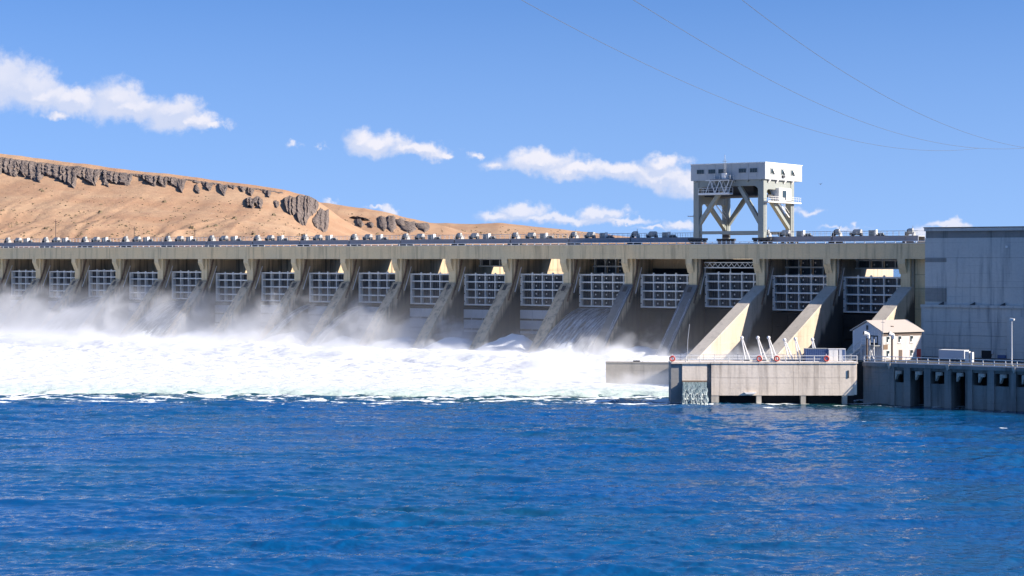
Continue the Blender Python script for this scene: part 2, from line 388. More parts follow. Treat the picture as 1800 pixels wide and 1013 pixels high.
foamv = 1.15*np.clip(1+dF/22.0, 0, 1)*(0.36+1.6*st)*(dF < 4)
caps = fbm(along*0.22+50, across*0.75, 4, 0.6) + 0.28*pnoise(wx*0.03, wy*0.03)
capamt = 0.05+0.24*np.exp(np.clip(dF, -400, 0)/34.0)
foamv = np.maximum(foamv, np.clip((caps-(0.78-capamt))*4.0, 0, 1)*np.clip(h*3+0.5, 0, 1))
# green, slightly foamy lee water along the quay and fishway
dq = np.clip(-93-wy, 0, 99)
quay = np.exp(-dq/9.0)*sstep(318, 334, wx) + 0.7*np.exp(-np.clip(-100-wy, 0, 99)/9.0)*sstep(295, 304, wx)*(1-sstep(318, 334, wx))
foamv = np.maximum(foamv, np.clip((fbm(along*0.10+9, across*0.7, 4, 0.6)*1.3+0.05)*quay, 0, 1))
foamv = np.maximum(foamv, 0.9*np.exp(-((wx-297)/5)**2-((wy+112)/4.5)**2))
lip = np.clip(1-np.abs(wy+96.9+0.5*pnoise(wx*0.6, wy*0))/0.35, 0, 1)*(wx > 326)*(0.4+0.9*pnoise(wx*0.4, wy*0.1+4))
foamv = np.maximum(foamv, lip)
green = np.clip(np.exp(-(np.clip(-dF, 0, 99)/9.0)**2)*0.9 + quay*0.9 + 0.3*sstep(0.25, 0.6, fbm(along*0.05, across*0.22, 3)+0.15*(wy > -190)), 0, 1)
edgefade = sstep(0, 0.03, (ss+1)/2*np.ones_like(wx))*sstep(0, 0.03, (1-ss)/2*np.ones_like(wx))
V = np.stack([wx, wy, h*edgefade], -1).reshape(-1, 3)
me = grid_mesh('river', V, NR, NC, M['water'])
attr(me, 'foam', foamv*edgefade); attr(me, 'green', green)
river = tag(place(me, 'river'), 'blue choppy river below the dam', kind='structure')
# calm continuation of the same river outside the built waves
mb = MB(); zz = -0.7; S = 6000
mb.add([(-S, -S, zz), (S, -S, zz), (S, 5.2, zz), (-S, 5.2, zz)], [(0, 1, 2, 3)])
tag(mb.build('river', M['reservoir']), 'open river water around and downstream of the dam', kind='structure')
mb = MB(); mb.add([(-S, 5.6, 20.3), (S, 5.6, 20.3), (S, S, 20.3), (-S, S, 20.3)], [(0, 1, 2, 3)])
tag(mb.build('reservoir', M['reservoir']), 'reservoir water held behind the gates', kind='structure')

# foam: everything below the spillway down to the ragged outer edge
PITCH = 18.29
gx = np.arange(-95, 301, 0.62); gy = np.arange(-190, 4.6, 0.62)
fx, fy = np.meshgrid(gx, gy); nr, nc = fx.shape
d = foam_edge(fx, fy)
ins = sstep(-1, 9, d)
bay = np.mod(fx-3.05, PITCH)/15.24; inbay = np.where(bay < 1, np.sin(np.clip(bay, 0, 1)*np.pi), 0)
amp = 0.35 + 1.25*sstep(-120, -40, fy)
z = -1.15 + 1.85*ins + amp*ins*(0.72*fbm(fx*0.07, fy*0.09, 5, 0.58, billow=True) - 0.25) + 0.24*ins*fbm(fx*0.42, fy*0.5, 4, 0.62)
crest = np.exp(-((fy+34+7*fbm(fx*0.03, fy*0+3, 2))/13.0)**2)                      # the standing boil where the jets surface
z += ins*crest*(1.0 + 1.5*fbm(fx*0.075, fy*0.06, 5, 0.6, billow=True))
kk = np.floor((fx-3.05)/PITCH)
mhash = 0.7+0.6*np.mod(np.sin(kk*12.9898)*43758.5453, 1.0)
mound = inbay**0.45*np.exp(-((fy+9.5)/7.5)**2)*(3.7*mhash + 0.8*fbm(fx*0.17, fy*0.17, 5, 0.6))
right = 1-sstep(238, 246, fx)
z += mound*(0.35+0.65*right)
z -= 4*sstep(296, 299, fx)
me = grid_mesh('foam', np.stack([fx, fy, z], -1).reshape(-1, 3), nr, nc, M['foam'])
attr(me, 'thin', np.clip(1-d/40.0, 0, 1)**1.5)
tag(place(me, 'foam'), 'churning white foam boiling below the spillway gates', 'foam', kind='stuff')

# ------------------------------------------------------------------ hills
def ipl(pts, u): a = np.array(pts, float); return np.interp(u, a[:, 0], a[:, 1])
m, t, b = new_mat('dry_grass_slope'); p = pos(t)
a1 = t.noise(t.vmath('MULTIPLY', p, (1, 1, 2.5)), 0.012, 6.0, 0.6).outputs['Fac']; a2 = t.noise(p, 0.09, 5.0, 0.65).outputs['Fac']; a3 = t.noise(p, 0.4, 3.0, 0.7).outputs['Fac']
c = t.mix(t.mapr(a1, 0.35, 0.65), (0.36, 0.215, 0.13, 1), (0.425, 0.285, 0.18, 1))
c = t.mix(t.mapr(a2, 0.5, 0.72, 0, 0.55), c, (0.29, 0.165, 0.115, 1))
c = t.mix(t.mapr(a3, 0.62, 0.74, 0, 0.5), c, (0.19, 0.13, 0.085, 1))
t.put(b.inputs['Base Color'], c); b.inputs['Roughness'].default_value = 0.95; b.inputs['Specular IOR Level'].default_value = 0.1
bumped(t, b, t.math('ADD', a2, t.math('MULTIPLY', a3, 0.4)), 0.6, 2.5); M['grass'] = m
m, t, b = new_mat('basalt'); p = pos(t)
a1 = t.noise(t.vmath('MULTIPLY', p, (1, 1, 0.25)), 0.22, 5.0, 0.65).outputs['Fac']; a2 = t.noise(p, 0.05, 4.0, 0.6).outputs['Fac']
c = t.mix(t.mapr(a1, 0.38, 0.62), (0.085, 0.070, 0.066, 1), (0.235, 0.19, 0.165, 1)); c = t.mix(t.mapr(a2, 0.55, 0.75, 0, 0.6), c, (0.25, 0.17, 0.11, 1))
t.put(b.inputs['Base Color'], c); b.inputs['Roughness'].default_value = 0.95; b.inputs['Specular IOR Level'].default_value = 0.1
bumped(t, b, a1, 1.0, 3.0); M['basalt'] = m
m, t, b = new_mat('sagebrush'); p = pos(t)
t.put(b.inputs['Base Color'], t.mix(t.noise(p, 0.3).outputs['Fac'], (0.12, 0.095, 0.055, 1), (0.20, 0.15, 0.09, 1))); b.inputs['Roughness'].default_value = 1.0; M['sage'] = m
HILLS = {}
def hill(key, sky_pts, Zr0, Zr1, depth, u0, u1, ncol, nrow, zbase, label, curve=1.35):
    us = np.linspace(u0, u1, ncol); f = (us-u0)/(u1-u0)
    vt = ipl(sky_pts, us) + 1.6*fbm(us*0.02, us*0, 4)
    Zt = Zr0 + (Zr1-Zr0)*f + 25*fbm(us*0.008, us*0+7, 3)
    zt = EYE - (vt-455.5)/FPX*Zt
    ts = np.concatenate([np.linspace(0, 1, nrow), [1.05, 1.3, 1.8]])
    P = np.zeros((len(ts), ncol, 3))
    for j, tt in enumerate(ts):
        Z = Zt - depth*(1-tt)
        P[j, :, 0] = CAM[0] + (us-900)/FPX*Zt*RIGHT[0] + Z*FWD[0]
        P[j, :, 1] = CAM[1] + (us-900)/FPX*Zt*RIGHT[1] + Z*FWD[1]
        if tt <= 1: zz = zbase + (zt-zbase)*tt**curve
        else: zz = zt - 6*(tt-1)*20
        n = -6*np.abs(fbm(us*0.017+tt*0.35+1.3*pnoise(us*0.01, us*0+tt*3), us*0+tt*1.5+5, 4)) + 9*fbm(P[j, :, 0]*0.006, P[j, :, 1]*0.006, 4) + 2.0*fbm(P[j, :, 0]*0.03, P[j, :, 1]*0.03, 4, 0.6)
        P[j, :, 2] = zz + n*np.clip(1.0-abs(tt-0.5)*2, 0.0, 1)*min(1.0, 1.6*(1.02-tt) if tt < 1 else 0)
    me = grid_mesh('hill', P.reshape(-1, 3), len(ts), ncol, M['grass'])
    o = tag(place(me, 'hill'), label, kind='structure')
    # screen rows of the front slope, used to seat rocks and shrubs on it
    q = P[:nrow]; dxy = q[:, :, :2]-CAM
    uu = 900 + FPX*(dxy@RIGHT)/(dxy@FWD); vv = 455.5 + FPX*(EYE-q[:, :, 2])/(dxy@FWD)
    HILLS[key] = (o, us, q, uu, vv)
    return o
def on_hill(key, u, v):
    o, us, q, uu, vv = HILLS[key]
    j = np.abs(uu[uu.shape[0]//2]-u).argmin()
    for _ in range(2):
        col = vv[:, j]; i = int(np.clip(np.searchsorted(-col, -v), 1, len(col)-1)); j = np.abs(uu[i]-u).argmin()
    a = (col[i-1]-v)/max(col[i-1]-col[i], 1e-6); a = min(max(a, 0), 1)
    j2 = min(j+1, q.shape[1]-1)
    g = np.clip((u-uu[i, j])/max(uu[i, j2]-uu[i, j], 1e-6), -0.5, 1)
    return (q[i-1, j]*(1-a)+q[i, j]*a)*(1-g) + (q[i-1, j2]*(1-a)+q[i, j2]*a)*g
hill('A', [(-300,240),(0,270),(50,276),(100,283),(150,288),(200,296),(250,302),(300,306),(350,313),(400,320),(450,326),(500,334),(535,342),(556,352),(575,366),(600,384),(640,405),(700,430)],
     2300, 2100, 800, -330, 720, 300, 80, 18.0, 'tan dry-grass mesa with dark basalt rim left of the gantry crane')
hill('B', [(380,352),(480,350),(560,356),(600,361),(640,366),(680,374),(720,384),(745,389),(790,400),(850,416),(920,436)],
     2900, 2700, 620, 380, 930, 150, 40, 18.0, 'lower tan ridge behind the mesa, stepping down to the right')
hill('C', [(640,398),(700,394),(760,392),(830,394),(880,392),(920,396),(960,401),(1000,405),(1040,409),(1100,416),(1215,423),(1320,440),(1420,452)],
     3900, 3700, 900, 640, 1430, 160, 36, 18.0, 'farthest low tan ridge fading out behind the hoists')
def outcrop(key, u0, v0, u1, v1, w0, w1, bulge=10.0, na=9, nb=12):
    """tongue of basalt from (u0, v0) at the rim down to (u1, v1)"""
    hu = HILLS[key][0]; V = []
    for j in range(nb):
        bb = j/(nb-1)
        for i in range(na):
            a = 2*i/(na-1)-1
            ww = 1.3*(w0+(w1-w0)*bb)*(1-0.75*max(0, bb-0.72)/0.28)
            u = u0+(u1-u0)*bb + a*ww*(1+random.uniform(-0.1, 0.1)); v = v0+(v1-v0)*bb + (1-abs(a))*2.0*bb + random.uniform(-0.6, 0.6)
            p = on_hill(key, u, v)
            prof = max(0.0, 1-a*a)**0.5*(1-max(0, bb-0.8)/0.2*0.6)
            flute = 0.72+0.28*math.cos(a*9+u0)+random.uniform(-0.22, 0.22)
            off = bulge*prof*flute
            V.append((p[0]-FWD[0]*off, p[1]-FWD[1]*off, p[2]+off*0.12-2.2*(1-prof)))
    me = grid_mesh('rock_outcrop', np.array(V), nb, na, M['basalt'], True)
    return place(me, 'rock_outcrop', hu)
RIM = [(-60,298),(-30,303),(-8,300),(2,306),(8,300),(30,311),(36,303),(72,321),(80,306),(95,309),(134,331),(140,310),(150,312),(170,329),(176,308),(184,306),(190,318),(205,322),(229,326),(236,307),(250,312),(274,328),(280,318),(293,330),(297,316),(323,338),(329,317),(336,314),(338,318),(349,322),(356,320),(371,336),(376,324),(384,324),(396,345),(402,326),(412,332),(418,328),(430,337),(437,330)]
def cliff(key, u0, u1, low, top_pts, bulge, step=1.6, nb=14, topoff=4.0):
    """one continuous fluted basalt wall between the rim and the ragged line low"""
    us = np.arange(u0, u1, step); na = len(us); V = np.zeros((nb, na, 3))
    vt = ipl(top_pts, us)+topoff + 1.2*fbm(us*0.15, us*0+3, 3); vb = np.maximum(ipl(low, us) + 2.2*fbm(us*0.22, us*0, 3), vt+2.0)
    fl = 0.5+0.5*np.sin(us*0.55+3*fbm(us*0.05, us*0+1, 2)*3)
    for j in range(nb):
        bb = j/(nb-1)
        for i, u in enumerate(us):
            p = on_hill(key, u, vt[i]+(vb[i]-vt[i])*bb)
            prof = math.sin(min(1.0, bb*3.2+0.05)*math.pi/2)*(1-max(0.0, bb-0.85)/0.15)
            off = bulge*prof*(0.35+0.5*fl[i]+0.45*random.random()*0.6)*min(1.0, (vb[i]-vt[i])/12)
            V[j, i] = (p[0]-FWD[0]*off, p[1]-FWD[1]*off, p[2]+off*0.10-(1.5 if j in (0, nb-1) else 0))
    return place(grid_mesh('rock_outcrop', V.reshape(-1, 3), nb, na, M['basalt'], False), 'rock_outcrop', HILLS[key][0])
TOPA = [(-300,240),(0,270),(50,276),(100,283),(150,288),(200,296),(250,302),(300,306),(350,313),(400,320),(450,326),(500,334),(535,342),(556,352)]
cliff('A', -60, 437, RIM, TOPA, 13.0)
cliff('A', 438, 500, [(438,338),(444,343),(450,332),(462,334),(474,346),(480,334),(492,340),(500,338)], TOPA, 12.0)
cliff('A', 433, 464, [(433,352),(438,362),(446,366),(451,358),(456,364),(461,367),(464,350)], [(433,350),(441,343),(449,348),(456,341),(464,348)], 16.0, topoff=0)
cliff('A', 502, 562, [(502,352),(508,370),(520,372),(524,374),(530,384),(540,383),(544,372),(553,368),(558,364),(562,358)], [(502,346),(510,341),(522,345),(530,340),(545,342),(556,350),(562,356)], 17.0, topoff=0)
cliff('A', 551, 581, [(551,374),(556,384),(566,390),(576,393),(581,380)], [(551,371),(558,366),(565,361),(572,366),(581,368)], 13.0, topoff=0)
cliff('A', 483, 493, [(483,352),(488,362),(493,356)], [(483,350),(488,348),(493,351)], 10.0, topoff=0, nb=8)
cliff('A', 345, 354, [(345,328),(351,341),(354,336)], [(345,324),(349,320),(354,328)], 10.0, topoff=0, nb=8)
cliff('A', 184, 195, [(184,320),(192,329),(195,326)], [(184,308),(188,303),(195,320)], 10.0, topoff=0, nb=8)
for q in [(672,381,676,404,6,8),(688,380,690,407,8,9),(705,385,708,398,9,6),(716,390,722,408,14,12),(742,393,748,406,12,8),(632,386,636,398,6,7),(652,392,655,399,5,5),(625,382,650,386,10,8),(618,396,622,402,6,4)]:
    outcrop('B', *q, bulge=14.0, na=7, nb=8)
for key, n, ur, vr in (('A', 620, (-60, 600), (300, 425)), ('B', 120, (590, 780), (366, 415)), ('C', 160, (760, 1080), (394, 420))):
    mb = MB(); cnt = 0
    while cnt < n:
        u = random.uniform(*ur); v = vr[0]+(vr[1]-vr[0])*random.random()**0.5
        o, us, q, uu, vv = HILLS[key]
        j = np.abs(uu[-1]-u).argmin()
        if v < vv[-1, j]+ (30 if key == 'A' else 2): continue
        if pnoise(np.array([u*0.03]), np.array([v*0.08]))[0] < random.uniform(-0.25, 0.15): continue
        p = on_hill(key, u, v); s = random.uniform(0.4, 1.1)*(1.0 if random.random() < 0.94 else 2.4)*(1.6 if key == 'C' else 1.0)
        vs = [(p[0]+s*1.3*math.cos(k*1.2566+cnt)*random.uniform(0.7, 1.3), p[1]+s*1.3*math.sin(k*1.2566+cnt)*random.uniform(0.7, 1.3), p[2]-0.4) for k in range(5)]
        vs += [(p[0]+s*0.8*math.cos(k*1.2566+cnt+0.5)*random.uniform(0.6, 1.3), p[1]+s*0.8*math.sin(k*1.2566+cnt+0.5)*random.uniform(0.6, 1.3), p[2]+s*random.uniform(0.5, 1.0)) for k in range(5)]
        mb.add(vs, [(k, (k+1) % 5, 5+(k+1) % 5, 5+k) for k in range(5)]+[(5, 6, 7, 8, 9)]); cnt += 1
    tag(mb.build('sagebrush', M['sage'], HILLS[key][0]), kind='stuff')
for u, vb, vt, lab in ((102, 421, 384, 'tall dark utility pole on the tan hillside, leftmost'), (239, 424, 398, 'short utility pole on the hillside, middle one of three'), (345, 424, 402, 'short utility pole on the hillside, rightmost of three')):
    p = on_hill('A', u, vb); Zp = (p[:2]-CAM)@FWD; hh = (vb-vt)/FPX*Zp
    t_ = tag(empty('utility_pole', p), lab, 'utility pole', 'poles on the hillside')
    MB().tube([(0, 0, -1), (0, 0, hh)], 0.45, 6, 0.3).build('pole', M['brown'], t_)
    MB().box(-2.2, 2.2, -0.15, 0.15, hh-2.4, hh-2.0).build('crossarm', M['brown'], t_)

# ------------------------------------------------------------------ the spillway
K0, K1 = -3, 16                                  # piers K0..K1, bay k lies between pier k and k+1
dam = tag(empty('spillway_dam', (150, 0, 0)), 'long concrete spillway dam with sloping piers and a flat deck beam', 'dam'); DO = Vector((-150, 0, 0))
def X_(k): return PITCH*k
# piers: shared meshes for the two kinds
ya, za = 0.6, 18.6
pierA = MB().prism([(ya, za), (2.0, za), (2.0, -3), (-19.0, -3), (-16.0, 0.2)], 0, 0, 3.05)
pierA.prism([(1.999, 25.0), (34.0, 25.0), (34.0, -3), (1.999, -3)], 0, 0.003, 3.047)
pierB = MB().prism([(0.9, za), (2.0, za), (2.0, -3), (-44.5, -3)], 0, 0, 3.05)
pierB.prism([(1.999, 25.0), (34.0, 25.0), (34.0, -3), (1.999, -3)], 0, 0.003, 3.047)
def upstream_nose(mb): return mb
mpA, mpB = pierA.mesh('pier', M['conc_pier']), pierB.mesh('pier', M['conc_pierB'])
head = MB().box(0.25, 2.5, 1.2, 2.02, za-0.5, 25.0).mesh('pier_head', M['conc'])
corb = MB().prism([(0.02, 25.0), (0.02, 23.9), (1.2, 21.6), (1.2, 25.0)], 0, 0.0, 1.75).mesh('corbel', M['conc'])
capA = MB().prism([(0.62, za+0.03), (0.62-0.02, za-0.4), (-16.0, 0.2-0.4), (-16.0, 0.2+0.04)], 0, -0.06, 3.11).mesh('slope_cap', M['conc_pier'])
capB = MB().prism([(0.92, za+0.03), (0.9, za-0.45), (-42.0, -1.35-0.45), (-42.0, -1.35+0.04)], 0, -0.06, 3.11).mesh('slope_cap', M['conc_slope'])
hatch = MB().add([(0.75, -0.1, 17.87), (2.05, -0.1, 17.87), (2.05, -1.1, 16.72), (0.75, -1.1, 16.72)], [(0, 1, 2, 3)])
hatch = MB().prism([(0.1, 18.13), (-1.0, 16.87), (-1.0, 16.95), (0.1, 18.21)], 0, 0.85, 1.9).mesh('hatch', M['hatch'])
# rusty gate chain hanging down the right side of each pier, with a pale pipe next to it
ch = MB()
path = [(3.19, 24.9), (1.98, 21.0), (0.6, 18.0), (-1.3, 14.4)]
for i in range(26):
    s_ = i/25*3; j = min(int(s_), 2); g = s_-j; y = path[j][0]*(1-g)+path[j+1][0]*g; zc = path[j][1]*(1-g)+path[j+1][1]*g
    if i % 2: ch.box(3.06, 3.34, y-0.2, y+0.2, zc-0.22, zc+0.16)
    else: ch.box(3.06, 3.26, y-0.12, y+0.12, zc-0.3, zc+0.3)
for off in (-0.3, 0.3):
    for j in range(3): ch.bar((3.14, path[j][0]+off, path[j][1]), (3.14, path[j+1][0]+off, path[j+1][1]), 0.09)
chain = ch.mesh('gate_chain', M['rust'])
pipe = MB().tube([(3.2, 4.6, 22.9), (3.2, 1.6, 16.4)], 0.11, 6).mesh('pipe', M['white'])
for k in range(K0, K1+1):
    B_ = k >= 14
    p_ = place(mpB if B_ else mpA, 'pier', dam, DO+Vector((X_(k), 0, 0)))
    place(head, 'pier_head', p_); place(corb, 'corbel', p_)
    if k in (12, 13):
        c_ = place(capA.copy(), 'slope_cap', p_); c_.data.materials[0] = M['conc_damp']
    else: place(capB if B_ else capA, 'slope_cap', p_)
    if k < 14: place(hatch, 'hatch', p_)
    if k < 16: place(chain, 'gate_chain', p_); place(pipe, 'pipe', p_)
for k in range(K0, K1+1):                        # deck beam, one length per bay with an open joint
    x1 = X_(k)+PITCH if k < K1 else 327.5
    bm_ = MB().box(X_(k)+0.9, x1+0.86, 0.0, 1.6, 25.004, 28.38).build('deck_beam', M['conc'], dam, loc=DO)
    MB().box(X_(k)+0.9, x1+0.86, -0.12, 1.6, 28.383, 28.52).build('coping', M['conc'], bm_)
    MB().box(X_(k)+0.9, x1+0.86, 17.6, 19.2, 25.004, 28.38).build('deck_beam', M['conc'], dam, loc=DO)
MB().box(X_(K0), 330, 1.62, 17.58, 27.6, 28.5).build('deck_slab', M['conc'], dam, loc=DO)
# right abutment between last pier and powerhouse, in panels with recessed joints
for i, (z0, z1) in enumerate(((-3, 6.9), (7.0, 13.6), (13.66, 18.2), (18.26, 21.4), (21.46, 24.98))):
    MB().box(X_(16)+3.1, 326.0, 2.6, 12, z0, z1).build('abutment_panel', M['conc'], dam, loc=DO)
MB().box(X_(16)+3.0, 326.0, 2.75, 20, -3, 24.9).build('abutment_core', M['conc_wet_shade'], dam, loc=DO)
for k in range(K0, K1):                          # sill / ogee of each bay
    MB().prism([(30, 11.6), (7, 11.6), (5.2, 9.0), (3.2, 4.6), (-3, 2.6), (-14, -1.5), (-14, -3), (30, -3)], 0, 3.06, PITCH-0.01).build('spillway_sill', M['conc_wet_shade'], dam, loc=DO+Vector((X_(k), 0, 0)))

# ---- gates
GX = [0.5+3.2*i for i in range(5)]+[14.74]; GH = 8.4; RH = GH/4
girder = MB().box(0.02, 15.2, 0.0, 0.12, -0.19, 0.19).box(0.5, 14.74, 0.12, 1.2, -0.05, 0.05).mesh('girder', M['gate_white'])
diaph = MB().box(-0.12, 0.12, 0.035, 0.13, 0.0, GH).box(-0.04, 0.04, 0.13, 1.2, 0.0, GH).mesh('diaphragm', M['gate_white'])
def skin(wd):
    s_ = MB().box(0.05, wd-0.05, 1.2, 1.26, 0.05, RH-0.05)
    for i in range(1, 5): s_.box(wd*i/5-0.05, wd*i/5+0.05, 1.0, 1.2, 0.05, RH-0.05)
    return s_.mesh('skin_panel', M['gate_skin'])
sk = [skin(GX[i+1]-GX[i]) for i in range(5)]
endp = MB().box(0.02, 0.38, 0.004, 0.13, 0.19, GH-0.19).mesh('end_plate', M['gate_white'])
port = MB().prism([(0.2+0.13*math.cos(q*math.pi/4), 1.05+0.2*math.sin(q*math.pi/4)) for q in range(8)], 1, -0.02, 0.05).mesh('port', M['gate_dark'])
disc = MB().prism([(0.75+0.17*math.cos(q*math.pi/4), 1.05+0.24*math.sin(q*math.pi/4)) for q in range(8)], 1, 0.93, 1.02).mesh('hole_light_disc', M['white'])  # pale discs painted for the light seen through the diaphragm holes
lug = MB().prism([(-0.3, 0), (0.3, 0), (0.12, 0.35), (-0.12, 0.35)], 1, 0.1, 0.4).mesh('lifting_lug', M['gate_white'])
NB = 16-K0
GTOP = {-1: 21.2, 0: 21.15, 1: 21.5, 2: 20.95, 3: 21.25, 4: 20.85, 5: 21.15, 6: 21.1, 7: 21.2, 8: 21.05, 9: 21.0, 10: 21.15, 11: 21.15, 12: 21.2, 13: 21.6, 14: 21.1, 15: 20.9}
def gate_label(k, what): return what + ', ' + ORD[15-k] + ' bay from the powerhouse'
for k in range(-2, 16):
    zt = GTOP.get(k, 21.2)
    g = tag(empty('spillway_gate', (X_(k)+3.05, 4.3, zt-GH)), gate_label(k, 'white-framed steel spillway gate of recessed panels'), 'spillway gate', 'spillway gates in their bays')
    for r_ in range(5): place(girder, 'girder', g, (0, 0, RH*r_ + (0.19 if r_ == 0 else -0.19 if r_ == 4 else 0)))
    for c_ in range(6): place(diaph, 'diaphragm', g, (GX[c_], 0, 0))
    place(endp, 'end_plate', g)
    for r_ in range(4):
        if k >= 9: place(port, 'port', g, (0, 0, RH*r_))
        for c_ in range(5):
            place(sk[c_], 'skin_panel', g, (GX[c_], 0, RH*r_))
            if k >= 9 and 0 < c_ < 4: place(disc, 'hole_light_disc', g, (GX[c_], 0, RH*r_))
    for c_ in range(1, 4): place(lug, 'lifting_lug', g, (GX[c_], 0, GH))
# upper leaves parked in the slots behind some gates
def leaf(k, rows, zbot, label):
    g = tag(empty('upper_leaf', (X_(k)+3.05, 11.0, zbot)), label, 'gate leaf', 'raised upper gate leaves')
    for r_ in range(rows+1): place(girder, 'girder', g, (0, 0, RH*r_+(0.19 if r_ == 0 else 0)))
    for c_ in range(6):
        MB().box(-0.12, 0.12, 0.035, 0.13, 0, RH*rows).box(-0.04, 0.04, 0.13, 1.2, 0, RH*rows).build('diaphragm', M['gate_white'], g, loc=(GX[c_], 0, 0))
    for r_ in range(rows):
        for c_ in range(5):
            place(sk[c_], 'skin_panel', g, (GX[c_], 0, RH*r_))
            if k >= 11 and 0 < c_ < 4: place(disc, 'hole_light_disc', g, (GX[c_], 0, RH*r_))
leaf(9, 2, 22.9, 'raised upper gate leaf with a bright gap under it, seventh bay from the powerhouse')
leaf(11, 2, 21.0, 'upper gate leaf two rows high, fifth bay from the powerhouse')
leaf(14, 2, 20.9, 'upper gate leaf two rows high, second bay from the powerhouse')
leaf(15, 2, 22.6, 'raised upper gate leaf with a sunlit gap under it, nearest the powerhouse')
g = tag(empty('timber_bulkhead', (X_(12)+3.05, 10.0, 22.6)), 'brown planked bulkhead above the gate, fourth bay from the powerhouse', 'bulkhead')
for i in range(18): MB().box(0.02+i*0.845, 0.84+i*0.845, random.uniform(0, 0.05), 0.3, 0, 2.5).build('plank', M['timber'], g)
MB().box(0, 15.2, 0.32, 0.7, -2.2, 2.4).build('backing_wall', M['conc_wet_shade'], g)
g = tag(empty('lifting_truss', (X_(13)+3.05, 3.6, 22.75)), 'white triangulated lifting beam under the deck, third bay from the powerhouse', 'truss')
MB().box(0.1, 15.1, 0, 0.3, 1.25, 1.5).build('top_chord', M['gate_white'], g); MB().box(0.1, 15.1, 0, 0.3, 0, 0.28).build('bottom_chord', M['gate_white'], g)
for i in range(20):
    a = 0.2+i*0.74; MB().bar((a, 0.15, 0.28 if i % 2 else 1.25), (a+0.74, 0.15, 1.25 if i % 2 else 0.28), 0.13).build('diagonal', M['gate_white'], g)
for i in range(3): MB().bar((0.35+i*7, 0.15, -1.1), (0.35+i*7, 0.15, 0), 0.15).build('hanger', M['gate_white'], g)
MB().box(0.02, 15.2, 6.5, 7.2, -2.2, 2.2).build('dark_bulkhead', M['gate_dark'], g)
# lower bulkheads: plain plates under the gates
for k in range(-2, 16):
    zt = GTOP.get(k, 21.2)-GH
    lab = 'pale plate bulkhead below the gate' if k < 12 else 'shade-darkened plate bulkhead below the gate'
    mt = M['bulk'] if k < 12 else M['conc_wet_shade']  # right-hand bays take the near-black that paints in their shade
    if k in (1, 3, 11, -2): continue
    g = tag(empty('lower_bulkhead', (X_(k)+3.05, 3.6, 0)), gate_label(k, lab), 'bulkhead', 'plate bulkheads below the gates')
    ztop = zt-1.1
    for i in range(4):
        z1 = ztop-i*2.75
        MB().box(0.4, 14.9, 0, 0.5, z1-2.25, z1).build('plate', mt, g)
    MB().box(0.1, 15.15, 0.35, 0.9, 0, zt-0.4).build('frame', M['conc_wet_shade'], g)
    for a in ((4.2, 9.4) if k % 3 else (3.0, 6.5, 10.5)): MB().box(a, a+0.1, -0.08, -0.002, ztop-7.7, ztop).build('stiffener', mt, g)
# water pouring under the open gates
def nappe(k, ztop, wid, xoff, label, thick=0.0):
    nu, nv = 36, 40; V = []; UV = []
    for j in range(nv):
        s_ = j/(nv-1); y = 4.2-22.0*s_; z_ = ztop - 0.9*s_*3 - (ztop-2.7-0.5)*s_**1.75
        for i in range(nu):
            x = xoff+wid*i/(nu-1)
            n = float(pnoise(np.array([x*0.9+k*7]), np.array([s_*2.0]))[0])*0.5*s_ + 0.25*math.sin(x*1.9+k)*s_
            V.append((x, y, z_+n)); UV.append((x+k*31.0, s_*26.0, 0.0))
    me = grid_mesh('water_nappe', np.array(V), nv, nu, M['nappe'])
    a = me.attributes.new('fall', 'FLOAT_VECTOR', 'POINT'); a.data.foreach_set('vector', np.array(UV, np.float32).ravel())
    o = place(me, 'water_nappe', None, (X_(k)+3.05, 0, 0)); sol = o.modifiers.new('thickness', 'SOLIDIFY'); sol.thickness = 0.25
    tag(o, gate_label(k, label), 'falling water', 'sheets of water below the gates')
nappe(1, 12.9, 15.0, 0.1, 'smooth arching sheet of spilled water'); nappe(3, 12.3, 15.0, 0.1, 'smooth arching sheet of spilled water')
nappe(7, 11.6, 3.5, 0.1, 'narrow jet of water beside the pier'); nappe(11, 12.3, 15.0, 0.1, 'streaky white sheet of spilled water')
nappe(-2, 12.2, 15.0, 0.1, 'smooth arching sheet of spilled water')
nappe(6, 12.0, 3.0, 0.1, 'narrow jet of water beside the pier')
def trickle(k, x0, wd, s0, s1, label):
    V = []; UV = []; nv, nu = 26, 5
    for j in range(nv):
        s_ = s0+(s1-s0)*j/(nv-1); y = 0.6-16.6*s_; z_ = 18.6-18.4*s_+0.10
        for i in range(nu):
            V.append((x0+wd*(0.6+0.5*j/nv)*(i/(nu-1)-0.5)+0.05*math.sin(j*1.3), y, z_+0.05*(i % 2))); UV.append((i*0.8+k, s_*30, 0))
    me = grid_mesh('water_trickle', np.array(V), nv, nu, M['nappe'])
    a = me.attributes.new('fall', 'FLOAT_VECTOR', 'POINT'); a.data.foreach_set('vector', np.array(UV, np.float32).ravel())
    tag(place(me, 'water_trickle', None, (X_(k), 0, 0)), label, 'falling water', 'water running down the pier slopes')
trickle(13, 0.35, 0.8, 0.12, 1.0, 'white trickle on left edge of the wet pier beside the quay')
trickle(13, 2.6, 0.8, 0.18, 1.0, 'white trickle on right edge of the wet pier beside the quay')
trickle(12, 2.6, 1.0, 0.05, 0.9, 'white trickle down the pier next left of the wet one')

